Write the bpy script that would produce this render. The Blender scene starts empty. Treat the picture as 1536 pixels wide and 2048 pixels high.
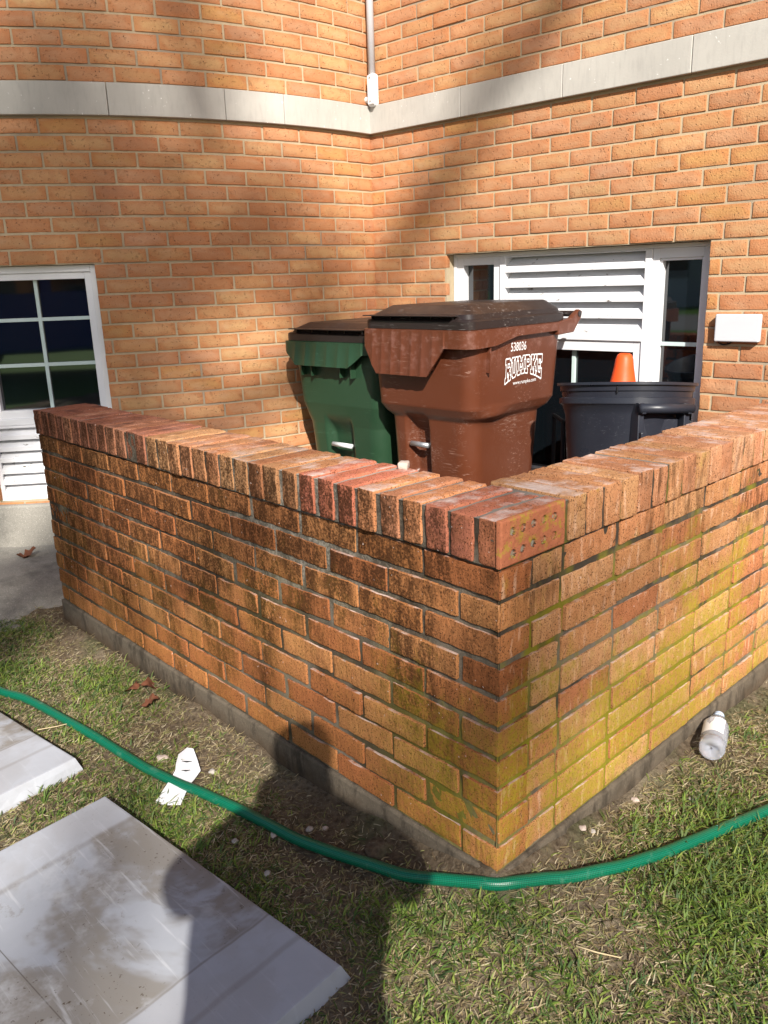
import bpy, bmesh, math, random
import numpy as np
from mathutils import Vector, Matrix, noise as mnoise
R = math.radians
rng = np.random.default_rng(7); random.seed(7)
S = bpy.context.scene
COL = S.collection

# ------------------------------------------------------------------ camera
FPX = 1642.4
CAM = Vector((-1.124, -0.886, 1.185))
YAW, PIT, ROL = 0.8138, 0.2771, -0.0327
fw = Vector((math.cos(YAW)*math.cos(PIT), math.sin(YAW)*math.cos(PIT), -math.sin(PIT)))
rt = Vector((math.sin(YAW), -math.cos(YAW), 0)); up = rt.cross(fw)
rt2 = rt*math.cos(ROL)+up*math.sin(ROL); up2 = -rt*math.sin(ROL)+up*math.cos(ROL)
cd = bpy.data.cameras.new('camera'); cam = bpy.data.objects.new('camera', cd); COL.objects.link(cam)
cam.matrix_world = Matrix(((rt2.x, up2.x, -fw.x, CAM.x), (rt2.y, up2.y, -fw.y, CAM.y), (rt2.z, up2.z, -fw.z, CAM.z), (0, 0, 0, 1)))
cd.sensor_fit = 'HORIZONTAL'; cd.sensor_width = 36; cd.lens = 36*FPX/1536; cd.clip_start = .02; cd.clip_end = 500
S.camera = cam

# ------------------------------------------------------------------ light
SUN_AZ, SUN_EL = 54.0, 34.0       # direction the light travels
w = bpy.data.worlds.new('World'); S.world = w; w.use_nodes = True
nt = w.node_tree; nt.nodes.clear()
sky = nt.nodes.new('ShaderNodeTexSky'); sky.sky_type = 'NISHITA'; sky.sun_disc = False
sky.sun_elevation = R(SUN_EL); sky.sun_rotation = R(216); sky.air_density = 1.0; sky.dust_density = 1.5
bg = nt.nodes.new('ShaderNodeBackground'); bg.inputs[1].default_value = .07
wo = nt.nodes.new('ShaderNodeOutputWorld'); nt.links.new(sky.outputs[0], bg.inputs[0]); nt.links.new(bg.outputs[0], wo.inputs[0])
sd = bpy.data.lights.new('sun', 'SUN'); sd.energy = 5.0; sd.angle = R(.55); sd.color = (1, .955, .88)
so = bpy.data.objects.new('sun', sd); COL.objects.link(so)
sv = Vector((math.cos(R(SUN_AZ))*math.cos(R(SUN_EL)), math.sin(R(SUN_AZ))*math.cos(R(SUN_EL)), -math.sin(R(SUN_EL))))
so.rotation_euler = sv.to_track_quat('-Z', 'Y').to_euler(); so.location = (-4, -5, 6)
S.view_settings.view_transform = 'Standard'; S.view_settings.look = 'None'
S.view_settings.exposure = 0.70; S.view_settings.gamma = 1

# ------------------------------------------------------------------ node helper
class NT:
    def __init__(s, name, rough=.8, spec=.3):
        s.m = bpy.data.materials.new(name); s.m.use_nodes = True; s.t = s.m.node_tree; s.N = s.t.nodes
        s.b = s.N['Principled BSDF']; s.b.inputs['Roughness'].default_value = rough
        s.b.inputs['Specular IOR Level'].default_value = spec
        s._tc = None; s._g = None
    def lk(s, a, b): s.t.links.new(a, b)
    def set(s, inp, v):
        if isinstance(v, (int, float)): inp.default_value = v
        elif isinstance(v, tuple): inp.default_value = v if len(v) == len(inp.default_value) else v+(1,)
        else: s.lk(v, inp)
    def pos(s):
        if not s._tc: s._tc = s.N.new('ShaderNodeTexCoord')
        return s._tc.outputs['Object']
    def nrm(s):
        if not s._g: s._g = s.N.new('ShaderNodeNewGeometry')
        return s._g.outputs['Normal']
    def mapv(s, sc, v=None):
        n = s.N.new('ShaderNodeMapping'); n.inputs['Scale'].default_value = sc if isinstance(sc, tuple) else (sc,)*3
        s.lk(v or s.pos(), n.inputs[0]); return n.outputs[0]
    def noise(s, sc=5, det=4, rough=.55, v=None, dist=0):
        n = s.N.new('ShaderNodeTexNoise'); n.inputs['Detail'].default_value = det; n.inputs['Roughness'].default_value = rough
        n.inputs['Distortion'].default_value = dist
        if isinstance(sc, tuple): s.lk(s.mapv(sc, v), n.inputs['Vector']); n.inputs['Scale'].default_value = 1
        else:
            n.inputs['Scale'].default_value = sc; s.lk(v or s.pos(), n.inputs['Vector'])
        return n.outputs[0]
    def vor(s, sc=20, feat='F1', v=None):
        n = s.N.new('ShaderNodeTexVoronoi'); n.feature = feat
        if isinstance(sc, tuple): s.lk(s.mapv(sc, v), n.inputs['Vector']); n.inputs['Scale'].default_value = 1
        else: n.inputs['Scale'].default_value = sc; s.lk(v or s.pos(), n.inputs['Vector'])
        return n.outputs[0]
    def mr(s, v, a, b, c=0., d=1., smooth=False):
        n = s.N.new('ShaderNodeMapRange'); n.inputs[1].default_value = a; n.inputs[2].default_value = b
        n.inputs[3].default_value = c; n.inputs[4].default_value = d
        if smooth: n.interpolation_type = 'SMOOTHSTEP'
        s.lk(v, n.inputs[0]); return n.outputs[0]
    def math(s, op, a, b=0., clamp=False):
        n = s.N.new('ShaderNodeMath'); n.operation = op; n.use_clamp = clamp; s.set(n.inputs[0], a); s.set(n.inputs[1], b); return n.outputs[0]
    def mix(s, f, a, b, mode='MIX'):
        n = s.N.new('ShaderNodeMix'); n.data_type = 'RGBA'; n.blend_type = mode
        s.set(n.inputs[0], f); s.set(n.inputs[6], a); s.set(n.inputs[7], b); return n.outputs[2]
    def sep(s, v):
        n = s.N.new('ShaderNodeSeparateXYZ'); s.lk(v, n.inputs[0]); return n.outputs
    def attr(s, nm):
        n = s.N.new('ShaderNodeAttribute'); n.attribute_name = nm; return n
    def bump(s, h, st=.3, d=.002):
        n = s.N.new('ShaderNodeBump'); n.inputs['Strength'].default_value = st; n.inputs['Distance'].default_value = d
        s.lk(h, n.inputs['Height']); s.lk(n.outputs[0], s.b.inputs['Normal'])
    def col(s, v): s.set(s.b.inputs['Base Color'], v)
    def rough(s, v): s.set(s.b.inputs['Roughness'], v)

def plastic(name, c, rough=.45, scr=.3, scrcol=(.35, .25, .22), dust=.15):
    n = NT(name, rough, .45)
    f = n.noise(3.5, 5); v = n.mix(n.mr(f, .35, .7, 0, dust), c, tuple(min(1, x*1.8+.03) for x in c))
    s1 = n.noise((14, 60, 160), 3, .6, dist=.8); s2 = n.noise(6, 3)
    m = n.math('MULTIPLY', n.mr(s1, .60, .68), n.mr(s2, .48, .60))
    v = n.mix(n.math('MULTIPLY', m, scr), v, scrcol)
    if scr > .5:
        x, y, z = n.sep(n.pos()); rg = n.math('MULTIPLY', n.mr(n.math('ABSOLUTE', n.math('SUBTRACT', z, .665)), .10, .02), n.mr(x, .12, .2))
        rg = n.math('MAXIMUM', rg, n.math('MULTIPLY', n.mr(n.math('ABSOLUTE', n.math('SUBTRACT', z, .56)), .12, .03), n.mr(x, .1, .02)))
        sc = n.math('MULTIPLY', n.mr(n.noise((40, 9, 110), 4, .7, dist=2.5), .555, .60), n.mr(n.noise(7, 4), .44, .54)); v = n.mix(n.math('MULTIPLY', n.math('MULTIPLY', sc, rg), .38), v, (.50, .36, .30))
        v = n.mix(n.math('MULTIPLY', n.mr(z, .88, .96), n.mr(n.noise(26, 5, .7), .50, .70, 0, .28)), v, (.36, .20, .17))
    n.col(v); n.rough(n.mr(n.noise(9, 4), .3, .7, rough-.08, rough+.12)); n.bump(n.noise(220, 2), .12, .001); return n.m

def simple(name, c, rough=.6, spec=.3, var=.12, sc=12, bump=.1, metal=0):
    n = NT(name, rough, spec); f = n.noise(sc, 5)
    n.col(n.mix(f, tuple(x*(1-var) for x in c), tuple(min(1, x*(1+var)) for x in c)))
    n.b.inputs['Metallic'].default_value = metal
    if bump: n.bump(n.noise(sc*8, 3), bump, .002)
    return n.m

def brick_new_mat():
    n = NT('building_brick', .85, .2); at = n.attr('Col'); a = at.outputs['Color']
    ed = n.mr(n.math('ADD', at.outputs['Alpha'], n.math('MULTIPLY', n.math('SUBTRACT', n.noise(20, 3), .5), 1.2)), .05, .7, .55, 0)
    v = n.mix(ed, a, (.46, .165, .06)); v = n.mix(n.mr(n.noise(24, 4), .45, .8, 0, .40), v, (.42, .16, .07))
    v = n.mix(n.mr(n.noise((9, 9, 25), 3), .52, .75, 0, .38), v, (.54, .35, .21))
    sp = n.math('MULTIPLY', n.mr(n.noise(140, 2, .5), .66, .70), n.mr(n.noise(30, 2), .44, .54))
    v = n.mix(sp, v, (.08, .035, .02))
    v = n.mix(n.mr(n.noise(1.6, 4), .5, .72, 0, .22), v, (.28, .13, .09))
    bl = n.mr(n.noise(55, 5, .7), .60, .72, 0, .5); v = n.mix(bl, v, (.30, .12, .055))
    n.col(v); n.bump(n.math('ADD', n.noise(160, 4), n.math('MULTIPLY', n.mr(n.noise(75, 2), .64, .70), -1.5)), .8, .003); return n.m

def mortar_new_mat():
    n = NT('building_mortar', .95, .1)
    v = n.mix(n.noise(40, 4), (.40, .315, .20), (.54, .435, .295))
    v = n.mix(n.mr(n.noise(2.2, 4), .48, .66, 0, .65), v, (.24, .20, .165))
    n.col(v); n.bump(n.noise(240, 3), .5, .002); return n.m

def old_masks(n):
    x, y, z = n.sep(n.pos()); nx, ny, nz = n.sep(n.nrm())
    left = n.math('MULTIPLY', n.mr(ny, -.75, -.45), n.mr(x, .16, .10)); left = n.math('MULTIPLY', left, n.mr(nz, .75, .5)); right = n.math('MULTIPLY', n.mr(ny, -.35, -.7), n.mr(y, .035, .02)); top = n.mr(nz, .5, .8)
    # black grime: streaky, denser toward the top of the left leg
    g = n.noise((6, 6, 2.2), 5, .62); g2 = n.noise((38, 38, 12), 4, .65); g3 = n.noise(150, 3, .6)
    hz = n.mr(z, .05, .6, .02, .36); hy = n.mr(y, .1, 1.3, -.02, .16)
    gl = n.math('ADD', n.math('ADD', g, hz), hy)
    gm = n.math('MULTIPLY', n.mr(gl, .62, .88, 0, 1, True), n.mr(n.math('ADD', n.math('MULTIPLY', g2, .6), n.math('MULTIPLY', g3, .55)), .42, .62))
    grime = n.math('MULTIPLY', gm, left)
    hr = n.mr(z, .2, .62, -.04, .17)
    gr = n.math('MULTIPLY', n.mr(n.math('ADD', g, hr), .56, .78, 0, 1, True), n.mr(n.noise((55, 55, 9), 4, .65), .42, .60))
    grime = n.math('ADD', grime, n.math('MULTIPLY', n.math('MULTIPLY', gr, .8), right), True)
    # moss
    m1 = n.noise((4.5, 4.5, 3.4), 4, .6, dist=.3); m2 = n.noise((30, 30, 14), 5, .75)
    mh = n.math('MULTIPLY', n.mr(z, .25, .70, .17, -.03), n.mr(x, .9, 1.6, 1, .5))
    mm = n.mr(n.math('ADD', n.math('ADD', n.math('MULTIPLY', m1, .7), n.math('MULTIPLY', m2, .35)), mh), .57, .76, 0, 1, True)
    corner = n.mr(y, .12, .38, 1, 0)
    lowl = n.math('MULTIPLY', left, n.math('MULTIPLY', n.math('ADD', corner, .15), .65))
    moss = n.math('MULTIPLY', mm, n.math('ADD', right, lowl), True)
    return dict(x=x, y=y, z=z, left=left, right=right, top=top, grime=grime, moss=moss)

def brick_old_mat():
    n = NT('weathered_brick', 1.0, .04); M = old_masks(n); a = n.attr('Col').outputs['Color']
    v = n.mix(n.mr(n.noise(30, 5, .65), .35, .7, 0, .5), a, (.36, .13, .05))
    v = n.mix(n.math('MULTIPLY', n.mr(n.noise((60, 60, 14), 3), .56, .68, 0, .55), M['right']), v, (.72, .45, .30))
    pit = n.mr(n.noise(300, 2, .5), .585, .64, 0, .85)
    v = n.mix(pit, v, (.06, .027, .013)); v = n.mix(n.mr(n.noise(110, 5, .8), .56, .66, 0, .6), v, (.10, .045, .022))
    v = n.mix(n.math('MULTIPLY', M['grime'], .86), v, (.040, .018, .009))
    v = n.mix(n.math('MULTIPLY', n.math('MULTIPLY', M['moss'], n.mr(n.noise(85, 4, .75), .30, .56)), .70), v, (.34, .29, .015))
    lime = n.math('MULTIPLY', n.math('MULTIPLY', n.mr(n.noise(11, 6, .7), .49, .66), M['top']), n.mr(M['y'], 1.3, .6, .12, .85))
    v = n.mix(lime, v, (.62, .50, .45))
    soot = n.math('MULTIPLY', n.math('MULTIPLY', n.mr(n.noise(13, 5, .65), .50, .68), M['top']), n.mr(M['y'], .5, 1.6, .15, .75))
    v = n.mix(soot, v, (.10, .045, .035))
    v = n.mix(n.mr(n.noise(90, 2), .73, .76, 0, .8), v, (.70, .55, .48))
    n.col(v)
    n.bump(n.math('ADD', n.math('MULTIPLY', n.noise(120, 5, .7), .6), n.math('MULTIPLY', n.noise((90, 90, 18), 3), .5)), 1.0, .005); return n.m

def mortar_old_mat():
    n = NT('old_mortar', .97, .1); M = old_masks(n)
    v = n.mix(n.noise(60, 5, .7), (.12, .095, .07), (.28, .24, .185))
    v = n.mix(n.math('MULTIPLY', n.mr(n.noise(4, 4), .42, .55), .85), v, (.045, .035, .026))
    rep = n.math('MULTIPLY', n.mr(M['y'], .25, .5), n.mr(M['y'], 1.0, .75))
    rep = n.math('MULTIPLY', rep, n.mr(M['z'], .35, .6))
    v = n.mix(n.math('MULTIPLY', rep, .95), v, (.42, .38, .31))
    v = n.mix(n.math('MULTIPLY', M['grime'], .7), v, (.03, .022, .015))
    mb = n.math('MULTIPLY', n.mr(n.noise((6, 6, 5), 4), .50, .60), n.math('MULTIPLY', M['right'], n.mr(M['z'], .76, .45, .35, 1)))
    v = n.mix(n.math('MULTIPLY', n.math('MAXIMUM', mb, M['moss']), .85), v, (.27, .24, .015))
    v = n.mix(n.math('MULTIPLY', M['top'], .45), v, (.42, .38, .33))
    n.col(v); n.bump(n.noise(200, 5, .75), .9, .004); return n.m

def concrete(name, c=(.34, .32, .28), agg=.5):
    n = NT(name, .95, .15); v = n.mix(n.noise(5, 6, .6), tuple(k*.7 for k in c), tuple(k*1.15 for k in c))
    v = n.mix(n.mr(n.vor(150), .1, .6, agg*.7, 0), v, tuple(k*.45 for k in c))
    v = n.mix(n.mr(n.noise(190, 3), .6, .68, 0, agg), v, tuple(min(1, k*1.9) for k in c))
    v = n.mix(n.mr(n.noise(3, 5, .7), .52, .68, 0, .7), v, tuple(k*.3 for k in c))
    if name == 'stained_foundation':
        z = n.sep(n.pos())[2]; sp = n.mr(n.math('ADD', z, n.math('MULTIPLY', n.noise(26, 5, .7), .09)), -.035, .02, .95, 0); v = n.mix(sp, v, (.085, .058, .036))
        v = n.mix(n.mr(n.noise((14, 14, 5), 5, .7), .50, .62, 0, .7), v, (.04, .032, .024))
    n.col(v); n.bump(n.noise(140, 5, .7), .7, .004); return n.m

def slab_mat():
    n = NT('stained_white_slab', .55, .4); x, y, z = n.sep(n.pos())
    v = n.mix(n.noise(8, 6, .65), (.34, .355, .385), (.44, .455, .495))
    d1 = n.noise(2.6, 5, .6, dist=.5)
    v = n.mix(n.mr(d1, .44, .54, 0, .9, True), v, (.235, .215, .19))
    v = n.mix(n.mr(n.noise(3.4, 7, .7, dist=1.2), .53, .56, 0, .5), v, (.24, .22, .195))
    v = n.mix(n.mr(n.noise((80, 5, 5), 3), .60, .70, 0, .45), v, (.60, .61, .63))
    v = n.mix(n.math('MULTIPLY', n.mr(n.noise(120, 2), .66, .70), n.mr(d1, .45, .6)), v, (.09, .065, .045))
    u, vv, _ = n.sep(n.attr('UVc').outputs['Vector']); wv = n.math('MULTIPLY', n.math('SUBTRACT', n.noise(6, 3), .5), .02); u = n.math('ADD', u, wv)
    def near(val, c, wd): return n.mr(n.math('ABSOLUTE', n.math('SUBTRACT', val, c)), wd, wd*.3)
    margin = n.math('MAXIMUM', n.mr(u, .215, .20), n.mr(u, .70, .715)); v = n.mix(n.math('MULTIPLY', margin, .75), v, n.mix(n.noise(14, 5), (.37, .385, .42), (.47, .485, .53)))
    for c_, w_, k_ in ((.205, .004, .6), (.115, .010, .35), (.70, .012, .35)): v = n.mix(n.math('MULTIPLY', near(u, c_, w_), k_), v, (.20, .18, .16))
    v = n.mix(n.math('MULTIPLY', near(vv, .40, .0016), .8), v, (.10, .085, .07))
    v = n.mix(n.math('MULTIPLY', n.math('MULTIPLY', n.mr(n.noise(4.5, 6, .7), .56, .68), .6), n.math('SUBTRACT', 1., margin)), v, (.52, .53, .55))
    n.col(v); n.rough(n.mr(d1, .4, .6, .6, .4)); n.bump(n.noise(60, 5), .15, .001); return n.m

def soil_mat():
    n = NT('soil', 1, .1); v = n.mix(n.noise(9, 6, .7), (.12, .085, .055), (.26, .195, .13))
    v = n.mix(n.mr(n.noise(2.6, 5, .6), .42, .62), v, (.30, .24, .165))
    v = n.mix(n.mr(n.noise(120, 3), .58, .70, 0, .7), v, (.30, .25, .18))
    v = n.mix(n.mr(n.noise(5, 5), .50, .62, 0, .45), v, (.07, .11, .025))
    v = n.mix(n.mr(n.vor(60), .05, .5, .6, 0), v, (.05, .034, .022))
    n.col(v); n.bump(n.math('ADD', n.noise(60, 6, .8), n.math('MULTIPLY', n.vor(48), .6)), 1, .02); return n.m

def blade_mat():
    n = NT('grass_blades', .6, .3); a = n.attr('Col').outputs['Color']; n.col(a)
    n.b.inputs['Subsurface Weight'].default_value = 0
    tr = n.N.new('ShaderNodeBsdfTranslucent'); n.lk(a, tr.inputs[0]); ms = n.N.new('ShaderNodeMixShader'); ms.inputs[0].default_value = .25
    out = n.N['Material Output']; n.lk(n.b.outputs[0], ms.inputs[1]); n.lk(tr.outputs[0], ms.inputs[2]); n.lk(ms.outputs[0], out.inputs[0]); return n.m

def glass_mat(name='dark_glass', c=(.004, .006, .008)):
    n = NT(name, .03, .5); n.col(c); n.b.inputs['IOR'].default_value = 2.1
    n.bump(n.noise(1.3, 2), .05, .02); return n.m

def paint_mat():
    n = NT('peeling_white_paint', .5, .35); v = n.mix(n.noise(10, 5), (.70, .70, .72), (.82, .82, .83))
    chip = n.math('MULTIPLY', n.mr(n.noise((22, 22, 60), 5, .7), .635, .648), n.mr(n.noise(5, 2), .45, .58))
    v = n.mix(chip, v, (.16, .14, .12)); v = n.mix(n.mr(n.noise(4, 5), .55, .75, 0, .25), v, (.52, .50, .47))
    n.col(v); n.bump(n.noise(70, 4), .2, .002); return n.m

def stone_mat():
    n = NT('limestone_band', .8, .25); v = n.mix(n.noise(3.2, 6, .65), (.36, .34, .31), (.56, .53, .48))
    v = n.mix(n.mr(n.noise((70, 70, 14), 3), .5, .8, 0, .35), v, (.30, .28, .26))
    v = n.mix(n.mr(n.noise(60, 2), .72, .75, 0, .8), v, (.80, .79, .77))
    n.col(v); n.bump(n.noise(120, 4), .25, .002); return n.m

def hose_mat():
    n = NT('green_hose_vinyl', .28, .5); u = n.sep(n.attr('UVc').outputs['Vector'])
    a = n.math('SINE', n.math('MULTIPLY', n.math('ADD', u[0], u[1]), 1.0)); b = n.math('SINE', n.math('MULTIPLY', n.math('SUBTRACT', u[0], u[1]), 1.0))
    m = n.math('MULTIPLY', a, b)
    v = n.mix(n.mr(m, -.3, .5), (.001, .075, .038), (.004, .18, .095)); v = n.mix(n.mr(n.noise(30, 4), .62, .72, 0, .35), v, (.12, .24, .17))
    n.col(v); n.bump(m, .15, .001); return n.m

M = dict(bnew=brick_new_mat(), mnew=mortar_new_mat(), bold=brick_old_mat(), mold=mortar_old_mat(), conc=concrete('concrete'),
         found=concrete('stained_foundation', (.155, .125, .092), .3), slab=slab_mat(), soil=soil_mat(), blade=blade_mat(), glass=glass_mat(),
         paint=paint_mat(), vinyl=simple('white_vinyl', (.78, .78, .80), .35, .45, .03, 6, .02), stone=stone_mat(), hose=hose_mat(),
         muntin=simple('pale_muntin', (.55, .66, .64), .3, .5, .03, 6, 0), brown=plastic('brown_plastic', (.105, .030, .013), .36, .55, (.36, .22, .17), .10),
         green=plastic('green_plastic', (.018, .050, .024), .38, .18, (.15, .3, .2), .08), lidb=plastic('brown_black_lid', (.020, .013, .012), .36, .5, (.3, .28, .27), .10),
         blackp=plastic('black_plastic', (.020, .022, .031), .34, .2, (.2, .2, .22), .12), darkp=simple('black_rubber', (.012, .012, .014), .6),
         metal=simple('galvanised_bar', (.42, .43, .45), .45, .5, .2, 30, .1, .7), wbar=simple('white_bar', (.72, .74, .74), .4),
         pvc=simple('grey_pvc', (.50, .50, .52), .45, .4, .05), pvcw=simple('white_pvc', (.78, .78, .80), .4, .4, .04),
         cone=plastic('orange_cone_vinyl', (.85, .09, .015), .45, .5, (.25, .03, .02), .1), decal=simple('white_decal', (.80, .80, .80), .5, .3, .05, 30, 0),
         box=simple('light_grey_box', (.60, .61, .64), .45, .4, .04, 6, .03), dark=simple('dark_void', (.012, .011, .012), .9), card=simple('white_card', (.82, .82, .84), .45, .3, .04, 14, .05),
         leaf=simple('dry_leaf', (.17, .065, .035), .8, .2, .4, 40, .4), rock=simple('pebble_grey', (.42, .38, .34), .9, .2, .35, 45, .5),
         lime=simple('crumbled_mortar', (.52, .42, .36), .95, .1, .25, 60, .6), straw=simple('dry_straw', (.50, .40, .24), .7, .2, .25, 60, .1),
         skin=simple('skin', (.55, .32, .24), .5, .3, .06, 20, .05), cloth=simple('navy_jacket', (.03, .04, .07), .85, .1, .2, 40, .3),
         trouser=simple('grey_trousers', (.09, .09, .10), .9, .1, .2, 40, .3), hair=simple('brown_hair', (.06, .035, .02), .6, .3, .3, 90, .4),
         asphalt=simple('asphalt', (.06, .06, .062), .9, .2, .25, 30, .5), vanp=simple('dark_blue_paint', (.02, .06, .30), .2, .6, .03, 5, 0), siding=simple('house_siding', (.55, .56, .58), .7))

# ------------------------------------------------------------------ mesh helpers
def tag(o, label=None, cat=None, group=None, kind=None):
    if label: o['label'] = label
    if cat: o['category'] = cat
    if group: o['group'] = group
    if kind: o['kind'] = kind
    return o
def empty(name, loc=(0, 0, 0), rz=0):
    o = bpy.data.objects.new(name, None); COL.objects.link(o); o.location = loc; o.rotation_euler = (0, 0, rz); o.empty_display_size = .1; return o
def link(name, me, mats, parent=None, smooth=False):
    for m in (mats if isinstance(mats, (list, tuple)) else [mats]): me.materials.append(m)
    o = bpy.data.objects.new(name, me); COL.objects.link(o)
    if parent: o.parent = parent
    if smooth: me.polygons.foreach_set('use_smooth', np.ones(len(me.polygons), bool))
    return o
class MB:
    """collects verts / quads as numpy pieces"""
    def __init__(s): s.V = []; s.F = []; s.n = 0; s.C = []; s.MI = []
    def add(s, V, F, col=None, mi=0):
        V = np.asarray(V, float); s.V.append(V); s.F += [tuple(int(i)+s.n for i in f) for f in F]
        s.MI += [mi]*len(F); s.C.append(np.tile(np.array(col if col is not None else (1, 1, 1, 1), float), (len(V), 1))); s.n += len(V)
    def box(s, a, b, M4=None, mi=0):
        (x0, y0, z0), (x1, y1, z1) = a, b
        V = np.array([(x, y, z) for z in (z0, z1) for y in (y0, y1) for x in (x0, x1)], float)
        if M4 is not None: V = V@M4[:3, :3].T+M4[:3, 3]
        s.add(V, [(0, 2, 3, 1), (4, 5, 7, 6), (0, 1, 5, 4), (2, 6, 7, 3), (0, 4, 6, 2), (1, 3, 7, 5)], mi=mi)
    def build(s, name, mats, parent=None, smooth=False, color=False, bevel=0, segs=2):
        me = bpy.data.meshes.new(name); me.from_pydata(np.concatenate(s.V).tolist(), [], s.F); me.update()
        if color:
            a = me.color_attributes.new('Col', 'FLOAT_COLOR', 'POINT'); a.data.foreach_set('color', np.concatenate(s.C).ravel())
        if any(s.MI): me.polygons.foreach_set('material_index', s.MI)
        o = link(name, me, mats, parent, smooth)
        if bevel:
            md = o.modifiers.new('bevel', 'BEVEL'); md.width = bevel; md.segments = segs; md.limit_method = 'ANGLE'; md.angle_limit = R(40)
        return o
def M4(loc=(0, 0, 0), rz=0, rx=0, ry=0):
    return np.array(Matrix.Translation(loc) @ Matrix.Rotation(rz, 4, 'Z') @ Matrix.Rotation(ry, 4, 'Y') @ Matrix.Rotation(rx, 4, 'X'))

def rbox_template(L, H, D, b, nl, nh, nd):
    """rounded box surface, x 0..L, y 0..H, z 0..D, shared verts"""
    def cs(T, n): return np.unique(np.round(np.concatenate([[0, b*.45, b], np.linspace(b, T-b, n+1), [T-b, T-b*.45, T]]), 6))
    X, Y, Z = cs(L, nl), cs(H, nh), cs(D, nd); idx = {}; V = []; F = []
    def vi(i, j, k):
        if (i, j, k) not in idx: idx[(i, j, k)] = len(V); V.append((X[i], Y[j], Z[k]))
        return idx[(i, j, k)]
    a, c, e = len(X)-1, len(Y)-1, len(Z)-1
    for i in range(a):
        for j in range(c):
            F.append((vi(i, j, 0), vi(i, j+1, 0), vi(i+1, j+1, 0), vi(i+1, j, 0))); F.append((vi(i, j, e), vi(i+1, j, e), vi(i+1, j+1, e), vi(i, j+1, e)))
        for k in range(e):
            F.append((vi(i, 0, k), vi(i+1, 0, k), vi(i+1, 0, k+1), vi(i, 0, k+1))); F.append((vi(i, c, k), vi(i, c, k+1), vi(i+1, c, k+1), vi(i+1, c, k)))
    for j in range(c):
        for k in range(e):
            F.append((vi(0, j, k), vi(0, j, k+1), vi(0, j+1, k+1), vi(0, j+1, k))); F.append((vi(a, j, k), vi(a, j+1, k), vi(a, j+1, k+1), vi(a, j, k+1)))
    V = np.array(V); T = np.array([L, H, D]); I = np.clip(V, b, T-b); d = V-I; ln = np.linalg.norm(d, axis=1, keepdims=True)
    V = np.where(ln > 1e-9, I+d/np.maximum(ln, 1e-9)*b, V)
    return V, F
_tc = {}
def rbox(L, H, D, b, nl, nh, nd):
    k = (round(L, 3), round(H, 3), round(D, 3), b, nl, nh, nd)
    if k not in _tc: _tc[k] = rbox_template(*k[:3], b, nl, nh, nd)
    return _tc[k]
def wob(V, amp, f, seed):
    """cheap smooth vector noise"""
    r = np.random.default_rng(seed); o = np.zeros_like(V)
    for q in range(4):
        k = r.normal(size=(3, 3))*f*(1+q*.9); ph = r.uniform(0, 6.28, 3); o += np.sin(V@k.T+ph)*amp/(1+q*.7)
    return V+o*.5
def place(V, O, ux, uy, uz): return np.asarray(O)+V[:, :1]*np.asarray(ux)+V[:, 1:2]*np.asarray(uy)+V[:, 2:3]*np.asarray(uz)

def tube(pts, r, n=12, closed=False, caps=True):
    P = [Vector(p) for p in pts]; V = []; F = []; U = []; prev = None; acc = 0
    rr = r if hasattr(r, '__len__') else [r]*len(P)
    for i, p in enumerate(P):
        t = (P[min(i+1, len(P)-1)]-P[max(i-1, 0)]).normalized()
        a = (prev - t*prev.dot(t)).normalized() if prev else (Vector((0, 0, 1)) if abs(t.z) < .9 else Vector((1, 0, 0))).cross(t).normalized()
        prev = a; b = t.cross(a)
        if i: acc += (p-P[i-1]).length
        for k in range(n):
            th = 2*math.pi*k/n; V.append(p+(a*math.cos(th)+b*math.sin(th))*rr[i]); U.append((acc, th))
    for i in range(len(P)-1):
        for k in range(n):
            k2 = (k+1) % n; F.append((i*n+k, i*n+k2, (i+1)*n+k2, (i+1)*n+k))
    if caps: F.append(tuple(range(n))[::-1]); F.append(tuple((len(P)-1)*n+k for k in range(n)))
    return V, F, U
def spline(pts, per=8):
    P = [Vector(p) for p in pts]; P = [P[0]*2-P[1]]+P+[P[-1]*2-P[-2]]; out = []
    for i in range(1, len(P)-2):
        for k in range(per):
            t = k/per; a, b, c, d = P[i-1:i+3]
            out.append(.5*((2*b)+(c-a)*t+(2*a-5*b+4*c-d)*t*t+(3*b-a-3*c+d)*t**3))
    out.append(P[-2]); return out
def lathe(prof, n=32):
    V = [(r*math.cos(2*math.pi*k/n), r*math.sin(2*math.pi*k/n), z) for r, z in prof for k in range(n)]
    F = [(i*n+k, i*n+(k+1) % n, (i+1)*n+(k+1) % n, (i+1)*n+k) for i in range(len(prof)-1) for k in range(n)]
    return V, F

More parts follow.
